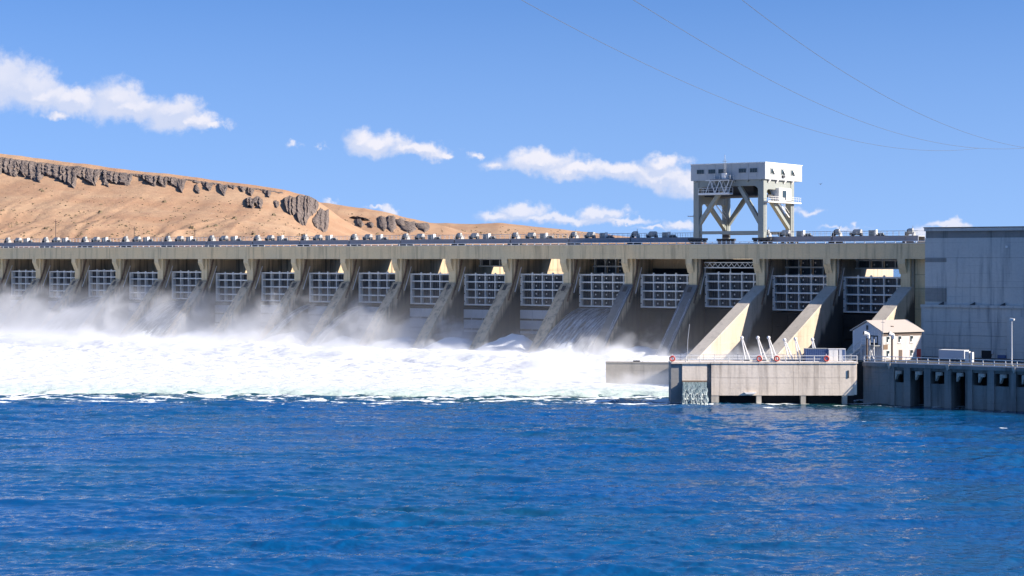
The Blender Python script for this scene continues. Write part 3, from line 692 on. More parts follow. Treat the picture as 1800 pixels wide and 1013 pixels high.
# ---- deck edge guard rail, hoist bridges, hoists
gr = tag(empty('guard_rail', (150, 0.35, 28.52)), 'low white guard rail along the deck edge', 'guard rail')
x = X_(K0)+1
xs_ = []
while x < 326: xs_.append(x); x += 2.47
postm = MB().box(-0.10, 0.10, -0.08, 0.08, 0, 0.5).mesh('post', M['white'])
for x in xs_: place(postm, 'post', gr, (x-150, 0, 0))
MB().box(xs_[0]-150, 326.2-150, -0.09, 0.09, 0.501, 0.63).build('rail', M['white'], gr)
MB().box(xs_[0]-150, 326.2-150, -0.42, -0.12, 0.0, 0.12).build('kerb', M['white'], gr)
bridge = empty('hoist_bridge')
MB().box(0.15, PITCH-0.15, 0, 0.25, 0, 1.05).box(0.15, PITCH-0.15, -0.12, 0.37, 1.05, 1.12).box(0.15, PITCH-0.15, -0.12, 0.37, -0.07, 0).build('girder', M['steel_blue'], bridge)
MB().box(0.15, PITCH-0.15, 4.0, 4.25, 0, 1.05).build('girder', M['steel_blue'], bridge)
MB().box(0.15, PITCH-0.15, 0.4, 3.98, 0.9, 1.1).build('walkway', M['rail_grey'], bridge)
for xx in (0.3, PITCH-0.9): MB().box(xx, xx+0.6, 0, 4.2, -0.6, -0.071).build('support', M['dark'], bridge)
hr = MB()
for i in range(13): hr.box(0.3+i*1.47, 0.36+i*1.47, 0.0, 0.06, 1.12, 2.2)
hr.box(0.2, PITCH-0.2, 0.0, 0.06, 2.2, 2.26).box(0.2, PITCH-0.2, 0.0, 0.05, 1.66, 1.71)
for i in range(13): hr.box(0.3+i*1.47, 0.36+i*1.47, 4.15, 4.21, 1.12, 2.2)
hr.box(0.2, PITCH-0.2, 4.15, 4.21, 2.2, 2.26)
tag(hr.build('handrail', M['rail_grey'], bridge))
def drum(r, x0, x1, y, z, n=14): return MB().prism([(y+r*math.cos(2*math.pi*i/n), z+r*math.sin(2*math.pi*i/n)) for i in range(n)], 0, x0, x1)
def hoist(kind):
    e = empty('gate_hoist')
    if kind == 0:      # gear wheel on a pedestal
        drum(0.78, 0.55, 0.85, 0.6, 1.0).build('gear_wheel', M['dark'], e); drum(0.62, 0.85, 2.1, 0.6, 1.0).build('drum', M['grey'], e)
        MB().prism([(-0.3, 0), (1.5, 0), (1.0, 1.0), (0.2, 1.0)], 0, 0.0, 0.5).build('pedestal', M['dark'], e)
        MB().prism([(-0.3, 0), (1.5, 0), (1.0, 1.0), (0.2, 1.0)], 0, 2.12, 2.5).build('pedestal', M['dullwhite'], e)
        MB().prism([(0.0, 1.3), (1.2, 1.3), (1.0, 1.95), (0.2, 1.95)], 0, 0.9, 2.0).build('cover', M['dullwhite'], e)
        MB().tube([(1.9, 0.6, 1.7), (2.0, 0.6, 2.7)], 0.06, 6).build('indicator_rod', M['grey'], e)
    else:              # hooded drum
        drum(0.75, 0.5, 2.5, 0.7, 0.95).build('drum', M['grey'], e)
        MB().prism([(-0.15, 0.9), (1.55, 0.9), (1.35, 1.7), (0.4, 1.85)], 0, 0.7, 2.7).build('hood', M['dullwhite'], e)
        MB().prism([(-0.2, 0), (1.6, 0), (1.2, 0.9), (0.2, 0.9)], 0, 0.0, 0.48).build('pedestal', M['dark'], e)
        MB().prism([(-0.2, 0), (1.6, 0), (1.2, 0.9), (0.2, 0.9)], 0, 2.55, 2.9).build('pedestal', M['dark'], e)
        MB().box(-0.5, 0.1, 0.2, 1.2, 0.2, 1.0).build('motor', M['dark'], e)
    return e
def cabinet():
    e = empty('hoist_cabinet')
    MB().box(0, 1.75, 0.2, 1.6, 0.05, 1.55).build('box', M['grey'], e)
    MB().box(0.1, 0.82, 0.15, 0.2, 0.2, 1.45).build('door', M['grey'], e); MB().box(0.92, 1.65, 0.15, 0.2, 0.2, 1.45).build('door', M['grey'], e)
    MB().box(1.76, 2.1, 0.3, 1.4, 0.05, 1.7).build('lit_side', M['white'], e)  # white slab paints in the cabinet's sunlit side
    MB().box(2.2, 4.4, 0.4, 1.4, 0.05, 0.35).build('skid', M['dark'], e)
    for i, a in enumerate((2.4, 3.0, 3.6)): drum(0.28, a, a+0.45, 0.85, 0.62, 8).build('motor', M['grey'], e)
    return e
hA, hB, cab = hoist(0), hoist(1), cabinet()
first = {}
def putc(src, key, loc, label, cat, group):
    o = src if key not in first else copy_tree(src); first[key] = 1
    o.location = loc; tag(o, label, cat, group)
    if key in 'ahc': o.scale = (0.86, 0.86, 0.86)
    return o
BY = 2.8; BZ = 29.22
# offsets of the machines along a bay
for k in range(-2, 16):
    n = ORD[15-k]
    if k != 13:
        putc(bridge, 'b', (X_(k)+0.9, BY, BZ), 'blue-grey hoist bridge girder with handrail, %s from the powerhouse' % n, 'hoist bridge', 'hoist bridges on the deck')
        putc(hA, 'a', (X_(k)+0.5, BY+0.8, BZ+1.1), 'geared drum hoist with dark wheel, %s of its kind from the powerhouse' % n, 'hoist', 'geared hoists on the bridges')
        putc(hB, 'h', (X_(k)+5.3, BY+0.8, BZ+1.1), 'white-hooded drum hoist, %s of its kind from the powerhouse' % n, 'hoist', 'hooded hoists on the bridges')
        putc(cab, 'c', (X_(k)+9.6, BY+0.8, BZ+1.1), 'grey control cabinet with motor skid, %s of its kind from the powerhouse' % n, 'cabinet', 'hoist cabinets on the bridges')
putc(hA, 'a', (X_(16)+0.3, BY+0.8, BZ+1.1), 'geared drum hoist with dark wheel at the powerhouse end of the deck', 'hoist', 'geared hoists on the bridges')
putc(bridge, 'b', (X_(16)+0.9-PITCH*0, BY, BZ), 'blue-grey hoist bridge end piece beside the powerhouse', 'hoist bridge', 'hoist bridges on the deck').scale = (0.16, 1, 1)

# ------------------------------------------------------------------ gantry crane
CX0, CX1, CY0, CY1 = 238.8, 258.9, 1.2, 18.6; CZ = 29.0
cr = tag(empty('gantry_crane', ((CX0+CX1)/2, (CY0+CY1)/2, CZ)), 'pale grey gantry crane straddling the dam deck, braced legs under a long machinery house', 'gantry crane'); CO = -Vector(cr.location)
def cpart(mb, name, m, parent=None, **kw): return mb.build(name, m, parent or cr, loc=CO if parent is None else None, **kw)
ZB, ZT = 44.05, 47.95
# machinery house: left part and right part, with overhang to the back
house = cpart(MB().box(CX0, CX1, CY0-0.3, 21.0, ZB, ZT), 'machinery_house', M['crane_w'])
cpart(MB().box(CX0-0.12, CX1+0.12, CY0-0.42, 21.12, ZT+0.002, ZT+0.2), 'roof_edge', M['white'], house)
for i in range(1, 9): cpart(MB().box(CX0+i*2.24-0.02, CX0+i*2.24+0.02, CY0-0.335, CY0-0.302, ZB+0.05, ZT-0.02), 'seam', M['crane'], house)
for a in (1.7, 4.85, 7.6, 13.1, 16.1):
    f_ = cpart(MB().box(CX0+a-0.1, CX0+a+2.1, CY0-0.40, CY0-0.305, ZB+1.55, ZB+2.75), 'window', M['crane_w'], house)
    for q in range(3): cpart(MB().box(CX0+a+0.02+q*0.66, CX0+a+0.64+q*0.66, CY0-0.43, CY0-0.402, ZB+1.65, ZB+2.65), 'pane', M['glass'], f_)
for a in (3.6, 9.2, 14.6):
    f_ = cpart(MB().box(CX1+0.002, CX1+0.10, CY0+a-1.1, CY0+a+1.1, ZB+1.3, ZB+2.7), 'window', M['crane'], house)
    cpart(MB().box(CX1+0.102, CX1+0.13, CY0+a-0.9, CY0+a-0.05, ZB+1.5, ZB+2.5), 'pane', M['glass'], f_)
    cpart(MB().add([(CX1+0.12, CY0+a+0.05, ZB+2.5), (CX1+0.12, CY0+a+0.95, ZB+2.5), (CX1+0.55, CY0+a+0.95, ZB+1.6), (CX1+0.55, CY0+a+0.05, ZB+1.6), (CX1+0.09, CY0+a+0.05, ZB+2.45), (CX1+0.09, CY0+a+0.95, ZB+2.45), (CX1+0.5, CY0+a+0.95, ZB+1.55), (CX1+0.5, CY0+a+0.05, ZB+1.55)], [(0,1,2,3),(7,6,5,4),(0,3,7,4),(1,5,6,2),(3,2,6,7),(0,4,5,1)]), 'open_sash', M['white'], f_)
cpart(MB().box(CX1+0.002, CX1+0.35, CY0+8.6, CY0+9.8, ZB+0.65, ZB+1.15), 'vent', M['dark'], house)
# legs (tapered plates), one per corner
def leg(x0, x1, y0, y1, xin):
    # legs widen towards the foot
    return MB().prism([(x0, CZ+1.2), (x1, CZ+1.2), (x1-0.25*xin, ZB), (x0-0.25*xin, ZB)] if xin < 0 else [(x0, CZ+1.2), (x1, CZ+1.2), (x1, ZB), (x0+0.3, ZB)], 1, y0, y1)
LX = (CX0+0.55, CX0+2.0, CX1-2.05, CX1-0.55); LY = (CY0, CY0+1.75, 16.0, 17.7)
for xa, xb, sx_ in ((LX[0], LX[1], 1), (LX[2], LX[3], -1)):
    for ya_, yb_ in ((LY[0], LY[1]), (LY[2], LY[3])):
        cpart(MB().box(xa, xb, ya_, yb_, CZ+1.1, ZB-0.003), 'leg', M['crane'])
        # bogie with wheels under each leg
        bo = cpart(MB().box(xa-1.7, xb+1.7, ya_+0.2, yb_-0.2, CZ+0.55, CZ+1.097), 'bogie', M['dark'])
        for i in range(4): cpart(MB().prism([((xa+xb)/2+(-1.9+i*1.25)+0.42*math.cos(q*math.pi/5), CZ+0.28+0.42*math.sin(q*math.pi/5)) for q in range(10)], 1, ya_+0.5, yb_-0.5), 'wheel', M['dark'], bo)
# front and rear portal frames: top girder with haunches, sill beam, diagonal braces
def haunch(xa, xb, y0, y1, ztop, depth, rad):
    pts = [(xa, ztop), (xb, ztop), (xb, ztop-depth-rad)]
    for i in range(6): a = i/5*math.pi/2; pts.append((xb-rad*(1-math.cos(a)) , ztop-depth-rad+rad*math.sin(a)))
    for i in range(6): a = math.pi/2-i/5*math.pi/2; pts.append((xa+rad*(1-math.cos(a)), ztop-depth-rad+rad*math.sin(a)))
    pts.append((xa, ztop-depth-rad))
    return MB().prism(pts[:2]+pts[3:-1], 1, y0, y1)
def haunch_y(ya_, yb_, x0, x1, ztop, depth, rad):
    pts = [(ya_, ztop), (yb_, ztop)]
    for i in range(6): a = i/5*math.pi/2; pts.append((yb_-rad*(1-math.cos(a)), ztop-depth-rad+rad*math.sin(a)))
    for i in range(6): a = math.pi/2-i/5*math.pi/2; pts.append((ya_+rad*(1-math.cos(a)), ztop-depth-rad+rad*math.sin(a)))
    return MB().prism(pts, 0, x0, x1)
for y0, y1 in ((LY[0]+0.15, LY[1]-0.15), (LY[2]+0.15, LY[3]-0.15)):
    cpart(haunch(LX[1]+0.003, LX[2]-0.003, y0, y1, ZB-0.003, 1.5, 1.3), 'portal_girder', M['crane'])
    cpart(MB().box(LX[1]+0.003, LX[2]-0.003, y0+0.3, y1-0.3, CZ+2.0, CZ+2.75), 'sill_beam', M['crane'])
    ym = (y0+y1)/2
    cpart(MB().bar((LX[1]-0.2, ym, CZ+4.6), (CX0+8.1, ym, ZB-2.0), 1.1, 0.9), 'brace', M['crane'])
    cpart(MB().bar((LX[2]+0.2, ym, CZ+4.6), (CX1-7.3, ym, ZB-1.6), 1.1, 0.9), 'brace', M['crane'])
for x0, x1 in ((LX[0]+0.12, LX[1]-0.12), (LX[2]+0.12, LX[3]-0.12)):
    cpart(haunch_y(LY[1]+0.003, LY[2]-0.003, x0, x1, ZB-0.003, 2.3 if x0 > 250 else 5.6, 1.2), 'cross_girder', M['crane'])
    xm = (x0+x1)/2
    cpart(MB().bar((xm, LY[2]+0.2, CZ+3.4), (xm, LY[1]+3.8, ZB-5.2), 0.95, 0.85), 'brace', M['crane'])
    st_ = MB(); a = Vector((xm, LY[2]-0.3, CZ+5.4)); b_ = Vector((xm, LY[1]+5.6, ZB-5.2))
    for q in range(14): c_ = a.lerp(b_, (q+0.5)/14); st_.box(c_.x-0.4, c_.x+0.4, c_.y-0.18, c_.y+0.18, c_.z+0.75, c_.z+0.80)
    st_.bar(a+Vector((0.45, 0, 0.8)), b_+Vector((0.45, 0, 0.8)), 0.1, 0.25).bar(a+Vector((0.45, 0, 1.9)), b_+Vector((0.45, 0, 1.9)), 0.07)
    cpart(st_, 'stair', M['white'])
# outriggers under the house eaves
for a in range(6): cpart(MB().prism([(CY0-0.25, ZB-0.004), (CY0-0.25, ZB-0.25), (CY0+0.2, ZB-0.75), (CY0+0.2, ZB-0.004)], 0, CX0+1.0+a*3.5, CX0+1.5+a*3.5), 'bracket', M['crane'])
for a in range(4): cpart(MB().prism([(CX1-0.05, ZB-0.004), (CX1-0.05, ZB-0.2), (CX1-0.5, ZB-0.75), (CX1-0.5, ZB-0.004)], 1, CY0+2.2+a*4.2, CY0+2.9+a*4.2), 'bracket', M['white'])
# lower trolley deck inside the portal
cpart(MB().box(LX[0]+1, LX[3]-0.5, LY[0]+3.2, LY[2]-1.2, ZB-3.9, ZB-3.55), 'service_floor', M['dark'])
cpart(MB().box(CX0+8, CX0+14.5, CY0+4.5, CY0+11, ZB-3.5, ZB-0.8), 'hoist_trolley', M['dark'])
# hanging service truss at the front left
sv_ = MB(); y0, y1 = CY0-2.4, CY0-0.6; xa, xb = CX0+3.2, CX0+11.6
for yy in (y0, y1):
    sv_.box(xa, xb, yy-0.1, yy+0.1, ZB-3.4, ZB-3.1).box(xa+2, xb, yy-0.08, yy+0.08, ZB-0.2, ZB)
    for q in range(5): sv_.bar((xa+2+q*1.28, yy, ZB-0.1 if q % 2 else ZB-3.2), (xa+3.28+q*1.28, yy, ZB-3.2 if q % 2 else ZB-0.1), 0.16)
    for q in range(7): sv_.box(xa+q*1.4, xa+q*1.4+0.07, yy-0.04, yy+0.04, ZB-3.1, ZB-1.9)
    sv_.box(xa, xb, yy-0.04, yy+0.04, ZB-1.95, ZB-1.88).box(xa, xb, yy-0.04, yy+0.04, ZB-2.5, ZB-2.44)
    sv_.box(xa+6.5, xb+0.3, yy-0.04, yy+0.04, ZB+1.0, ZB+1.06)
    for q in range(4): sv_.box(xb-4+q*1.4, xb-3.93+q*1.4, yy-0.04, yy+0.04, ZB, ZB+1.0)
cpart(sv_, 'service_truss', M['white'])
cpart(MB().box(xa, xb, y0-0.1, y1+0.1, ZB-3.55, ZB-3.405), 'truss_floor', M['white'])
cpart(MB().box(xa+2.0, xa+4.6, y0+0.3, y1-0.2, ZB-3.0, ZB-2.0), 'winch', M['dark'])
cpart(MB().box(xb-5.2, xb, y0-0.1, y1+0.1, ZB+0.002, ZB+0.12), 'upper_floor', M['dark'])
cpart(MB().box(xb-2.2, xb-1.0, y0+0.3, y1-0.3, ZB+0.13, ZB+1.6), 'lamp_housing', M['white'])
mast = MB()
for q, w_ in ((-0.22, 0), (0.22, 0)): mast.box(xb-1.5+q-0.05, xb-1.5+q+0.05, y0+0.6, y0+0.7, ZB+0.1, ZB+4.9)
for q in range(9): mast.box(xb-1.72, xb-1.28, y0+0.62, y0+0.68, ZB+0.5+q*0.5, ZB+0.56+q*0.5)
mast.box(xb-1.54, xb-1.46, y0+0.6, y0+0.7, ZB+4.9, ZB+6.0).box(xb-2.2, xb-0.8, y0+0.62, y0+0.68, ZB+4.4, ZB+4.46)
cpart(mast, 'mast', M['rail_grey'])
# operator cab and catwalk on the right side
cab_ = cpart(MB().box(CX1-1.9, CX1+0.25, CY0+6.6, CY0+13.2, ZB-4.9, ZB-1.9), 'operator_cab', M['white'])
cpart(MB().box(CX1+0.253, CX1+0.30, CY0+8.4, CY0+10.6, ZB-4.2, ZB-2.5), 'cab_window', M['glass'], cab_)
cpart(MB().box(CX1+0.253, CX1+0.33, CY0+9.6, CY0+10.3, ZB-4.75, ZB-4.25), 'cab_lamp', M['dark'], cab_)
cpart(MB().box(CX1-1.9, CX1+0.6, CY0+0.3, CY1+0.8, ZB-5.5, ZB-5.15), 'catwalk', M['white'])
cw = MB()
for yy in [CY0+0.4+q*1.25 for q in range(15)]:
    if not (CY0+6.2 < yy < CY0+13.4): cw.box(CX1+0.5, CX1+0.56, yy, yy+0.06, ZB-5.14, ZB-4.05)
for z_ in (ZB-4.1, ZB-4.6):
    cw.box(CX1+0.5, CX1+0.55, CY0+0.3, CY0+6.5, z_, z_+0.06).box(CX1+0.5, CX1+0.55, CY0+13.3, CY1+0.8, z_, z_+0.06)
cpart(cw, 'catwalk_rail', M['white'])
for ya_ in (LY[0]+0.4, LY[2]+0.5):
    ld = MB()
    for q in (0, 0.6): ld.box(LX[3]+0.12, LX[3]+0.18, ya_+q, ya_+q+0.06, CZ+2.5, ZB-5.4)
    for q in range(22): ld.box(LX[3]+0.13, LX[3]+0.17, ya_+0.06, ya_+0.6, CZ+2.8+q*0.32, CZ+2.86+q*0.32)
    cpart(ld, 'ladder', M['rail_grey'])
cpart(MB().box(CX0-0.9, CX0+0.6, CY0-0.4, CY0+1.6, ZB-8.7, ZB-8.5), 'side_balcony', M['rail_grey'])
cpart(MB().tube([(CX0+6.0, CY0+6, ZB-4), (CX0+6.0, CY0+6, CZ+2.0)], 0.06, 5), 'hoist_cable', M['wire'])
cpart(MB().tube([(CX0+6.9, CY0+6, ZB-4), (CX0+6.9, CY0+6, CZ+2.0)], 0.06, 5), 'hoist_cable', M['wire'])
cpart(MB().box(CX0+5.6, CX0+7.3, CY0+5.6, CY0+6.4, CZ+1.2, CZ+2.0), 'hook_block', M['dark'])
for yy in (LY[0]+0.87, LY[2]+0.85):
    r_ = tag(MB().box(X_(K0), 326, yy-0.12, yy+0.12, 28.505, 28.78).build('crane_rail', M['dark']), 'dark steel crane rail along the %s edge of the deck' % ('front' if yy < 9 else 'far'), 'rail')

# ------------------------------------------------------------------ powerhouse
PY = -70.0
px0 = float(on_plane(1626, 450, 1, PY)[0])
def zph(v): return float(on_plane(1700, v, 1, PY)[2])
ph = tag(empty('powerhouse', (px0+20, PY, 0)), 'massive blue-grey concrete powerhouse wall at the right edge', 'powerhouse'); PO = -Vector(ph.location)
XE = px0+75
bands = [(zph(633)-2, zph(612)-0.04), (zph(612), zph(590)-0.04), (zph(590), zph(566)-0.04), (zph(566), zph(541)), (zph(536.5), zph(505)-0.05), (zph(505), zph(453)-0.05), (zph(453), zph(418)-0.03)]
MB().box(px0+0.1, XE, PY+0.12, PY+60, 0, zph(404)).build('core_wall', M['conc_fish'], ph, loc=PO)
for bi, (z0, z1) in enumerate(bands):
    x = px0 - (0.55 if bi < 4 else 0.0); yy = PY-(0.5 if bi < 4 else 0.0); n = 0
    ends = [x+20.5, x+50, XE] if bi != 5 else [x+6.1, x+33, XE]
    recess = float(on_plane(1769, 590, 1, PY)[0])
    for e in ends:
        MB().box(x, e-0.035, yy+random.uniform(0, 0.05), PY+(0.12 if bi >= 4 else 0.1), z0, z1).build('wall_panel', M['conc_ph'], ph, loc=PO); x = e
MB().box(px0-0.6, XE, PY-0.75, PY+0.1, zph(541)+0.003, zph(536.5)-0.003).build('ledge', M['conc_ph'], ph, loc=PO)
MB().box(px0+0.02, XE, PY+0.3, PY+1, zph(418), zph(406)).build('roof_recess', M['steel_blue'], ph, loc=PO)
MB().box(px0-0.05, XE, PY-0.35, PY+60, zph(406)+0.003, zph(400.5)).build('parapet', M['conc_ph'], ph, loc=PO)
MB().box(px0-0.15, XE, PY-0.45, PY+60, zph(400.5)+0.003, zph(399)).build('coping', M['rust'], ph, loc=PO)
for u in (1655, 1710, 1763):
    q = on_plane(u, 533, 1, PY)
    MB().prism([(0, 0), (0.9, 0), (0.9, 0.5)], 1, -0.5, -0.004).build('flood_lamp', M['dark'], ph, loc=PO+Vector((q[0]-0.45, PY, zph(536.5)+0.02)))
for v0, v1 in ((454, 461), (507, 531)):
    MB().box(0.05, 4.1, -0.06, -0.003, zph(v1), zph(v0)).build('repair_patch', M['conc_fish'], ph, loc=PO+Vector((px0, PY, 0)))
q = on_plane(1770, 434, 1, PY); MB().box(-0.2, 0.2, -0.25, -0.002, -0.2, 0.2).build('wall_lamp', M['white'], ph, loc=PO+Vector(q))
q = on_plane(1736, 625, 1, PY); dr = MB().box(-0.9, 0.9, -0.62, -0.503, -1.6, 0.9).build('door', M['gate_dark'], ph, loc=PO+Vector(q))
MB().box(0.95, 1.3, -0.75, -0.503, 0.3, 0.9).build('door_sign', M['rail_grey'], ph, loc=PO+Vector(q))
q = on_plane(1763, 627, 1, PY); MB().box(-0.8, 0.8, -0.6, -0.503, -0.3, 0.3).build('wall_sign', M['blue_box'], ph, loc=PO+Vector(q))
q = on_plane(1773, 590, 1, PY); MB().box(0, 20, -0.9, -0.503, -8, 3.4).build('pilaster_panel', M['conc_ph'], ph, loc=PO+Vector(q))

# ------------------------------------------------------------------ fishway along the powerhouse
FY = -96.0; DZ = 7.2
fx0 = 326.3
fw = tag(empty('fishway', (345, FY, 0)), 'dark concrete fishway front with square openings below the powerhouse', 'fishway'); FO = -Vector(fw.location)
MB().box(fx0-0.3, XE, FY+0.6, PY+0.1, DZ-0.7, DZ-0.05).build('deck', M['asphalt'], fw, loc=FO)
MB().box(fx0, XE, FY-0.35, FY+0.58, DZ-0.65, DZ).build('deck_edge', M['conc_fish'], fw, loc=FO)
MB().box(fx0, XE, FY+4.5, FY+5.5, -3, DZ-0.71).build('back_wall', M['conc_wet_shade'], fw, loc=FO)
MB().box(fx0, 330.9, FY, FY+1.2, -3, DZ-0.66).build('solid_panel', M['conc_fish'], fw, loc=FO)
edges = [331.2, 333.7, 337.35, 338.5, 340.95, 344.65, 345.9, 348.35, 349.75, 352.0, 355.6, 356.9, 359.3, 360.7, 363.1, 366.7, 368, 370.4]
open_full = (1, 3, 5, 10)
col_x = [330.9, 333.75, 337.35, 340.95, 344.6, 348.35, 352.0, 355.65, 359.3, 363.0, 366.7, 370.4]
for i in range(len(col_x)-1):
    x0, x1 = col_x[i], col_x[i+1]
    MB().box(x0+0.003, x0+1.15, FY-0.18, FY+4.4, -3, DZ-0.66).build('column', M['conc_fish'], fw, loc=FO)
    lit = i in (1, 3)
    MB().box(x0+1.153, x1, FY+0.25, FY+0.9, DZ-1.15, DZ-0.66).build('lintel', M['conc_fish'], fw, loc=FO)
    if not lit: MB().box(x0+1.153, x1, FY+0.35, FY+1.0, -3, 3.95).build('lower_panel', M['conc_fish'], fw, loc=FO)
    MB().prism([(0, 0), (0.9, 0), (0.9, -0.55), (0.42, -0.55), (0.0, -1.5)], 1, FY-0.9, FY+0.2).build('bracket', M['conc_slope'], fw, loc=FO+Vector((x1-1.25, 0, DZ-1.2)))
for x in (331.2, 341.6, 352.9, 364.0):
    MB().prism([(-0.3, 0), (0.3, 0), (0.3, -0.7), (0.05, -1.0)], 1, FY-0.75, FY-0.36).build('lamp_bracket', M['conc_slope'], fw, loc=FO+Vector((x, 0, DZ+0.05)))
MB().box(fx0-6, XE, FY+6, PY+2, -4, DZ-0.72).build('fill', M['conc_wet_shade'], fw, loc=FO)

def railing(name, pts, label, hgt=1.1, gap=1.9, rails=(0.55, 1.1), m=None, post=0.09):
    pts = [Vector(q) for q in pts]; e = tag(empty(name, pts[0]), label, 'railing'); m = m or M['white']
    pm = MB().box(-post/2, post/2, -post/2, post/2, 0, hgt).mesh('post', m)
    for a, b_ in zip(pts[:-1], pts[1:]):
        n = max(1, int((b_-a).length/gap))
        for i in range(n+1 if b_ is pts[-1] else n): place(pm, 'post', e, a.lerp(b_, i/n)-pts[0])
        for r_ in rails: MB().bar(a-pts[0]+Vector((0, 0, r_)), b_-pts[0]+Vector((0, 0, r_)), post).build('rail', m, e)
        MB().bar(a-pts[0]+Vector((0, 0, 0.1)), b_-pts[0]+Vector((0, 0, 0.1)), 0.05, 0.16).build('toe_board', m, e)
    return e
railing('railing', [(fx0+0.2, FY-0.1, DZ), (XE-20, FY-0.1, DZ)], 'white pipe railing on the fishway deck edge in front of the powerhouse', post=0.11)

# ------------------------------------------------------------------ quay (channel wall) with sluice
qa = TH; QD = Vector((math.cos(qa), math.sin(qa), 0)); QN = Vector((math.sin(qa), -math.cos(qa), 0)); QZ = 7.3; QR = Vector((326.2, -98.4, 0))
QL = 20.0
while proj(*(QR-QD*QL))[0] > 1251: QL += 0.05
Q0 = QR-QD*QL
quay_ = tag(empty('quay', Q0, qa), 'sunlit stained concrete quay wall standing on short legs in the river', 'quay')
# local axes: x along the front, y away from the river, z up
cuts = [QL*q for q in (0, 0.055, 0.33, 0.565, 0.625, 0.71, 0.88, 1.0)]
for i in range(len(cuts)-1):
    for z0, z1, dy in ((1.6, 4.66, 0.0), (4.7, QZ-0.25, 0.0)):
        x1 = cuts[i+1]-0.03
        pan = MB().prism([(cuts[i], z0), (x1 - (0.25*(QZ-z0)/3 if i == len(cuts)-2 else 0), z0), (x1 - (0.25*(QZ-z1)/3 if i == len(cuts)-2 else 0), z1), (cuts[i], z1)], 1, 0.0, 0.6).build('wall_panel', M['conc_plat'], quay_)
MB().box(0, QL, 0.06, 0.55, 1.7, QZ-0.3).build('core_wall', M['conc_plat'], quay_)
MB().box(-0.1, QL+0.15, -0.15, 5.2, QZ-0.247, QZ).build('walkway', M['conc_plat'], quay_)
MB().box(0, QL, 4.4, 5.0, 1.2, QZ-0.26).build('back_wall', M['conc_fish'], quay_)
for a in (0.0, 0.31*QL, 0.615*QL, 0.90*QL): MB().box(a, a+(1.3 if a == 0 else 0.85), 0.08, 1.2, -3, 1.595).build('leg', M['conc_slope'], quay_)
for a in (4.5, 12.8, QL-4.3): MB().box(a-4, a+4.2, 2.4, 3.0, -3, 1.59).build('shade_sheet', M['gate_dark'], quay_)  # near-black sheets put in as the deep shade under the walkway
MB().prism([(5.6, 2.15), (7.7, 2.15), (7.4, 1.85), (5.9, 1.85)], 1, -0.35, -0.004).build('fender', M['white'], quay_)
MB().box(QL*0.935, QL*0.935+0.25, -0.1, -0.004, 4.6, 5.9).build('drain_stain_plate', M['dark'], quay_)  # thin dark plate added as a drain stain on the wall
# sluice head to the left of the quay wall
SL = 6.9
MB().box(-SL, -SL+1.9, 0.3, 5.0, 0.2-3, QZ-0.26).build('sluice_pier', M['conc_fish'], quay_)
MB().box(-SL+1.9, -0.75, 0.12, 1.5, 4.15, QZ-0.26).build('sluice_lintel', M['conc_plat'], quay_)
MB().box(-SL+1.9, -0.75, 0.05, 1.5, 3.9, 4.14).build('sluice_seal', M['rust'], quay_)
MB().box(-SL, 0.0, -0.12, 5.2, QZ-0.246, QZ-0.001).build('sluice_walkway', M['conc_plat'], quay_)
MB().box(-SL+1.9, -0.4, 1.6, 4.8, -3, 3.3).build('sluice_sill', M['conc_wet_shade'], quay_)
MB().box(-0.745, -0.004, 0.4, 4.4, -3, QZ-0.26).build('sluice_cheek', M['conc_fish'], quay_)
V = []; UV = []; nv, nu = 30, 40
for j in range(nv):
    s_ = j/(nv-1)
    for i in range(nu):
        a = i/(nu-1); yy = 0.9-3.9*s_**0.75; zz_ = 3.85-0.35*s_-3.7*s_**1.7
        xx = -SL+2.0+(SL-2.9)*a-0.55*s_*(1-a)+0.12*s_*math.sin(i*1.7)
        V.append((xx, yy+0.10*math.sin(i*2.3+j*0.8)*s_, zz_+0.05*random.uniform(-1, 1))); UV.append((xx*2.0, s_*9, 0))
me = grid_mesh('sluice_waterfall', np.array(V), nv, nu, M['sluice'])
a = me.attributes.new('fall', 'FLOAT_VECTOR', 'POINT'); a.data.foreach_set('vector', np.array(UV, np.float32).ravel())
wf = place(me, 'sluice_waterfall', None, Q0, qa); wf.modifiers.new('thickness', 'SOLIDIFY').thickness = 0.2
tag(wf, 'short waterfall pouring out of the sluice at the left end of the quay', 'waterfall')
q1 = Q0-QD*(SL-0.1); q2 = Q0+QD*QL
railing('railing', [q1+Vector((0, 0, QZ))-QN*0.1, q2+Vector((0, 0, QZ))-QN*0.1], 'white railing along the front edge of the sunlit quay', post=0.10, gap=2.4)
railing('railing', [q1+Vector((0, 0, QZ))-QN*5.0, q2+Vector((0, 0, QZ))-QN*5.0], 'grey railing along the back edge of the sunlit quay', post=0.07, m=M['rail_grey'])
def quay_pt(x, y, z=QZ): return Q0+QD*x-QN*y+Vector((0, 0, z))
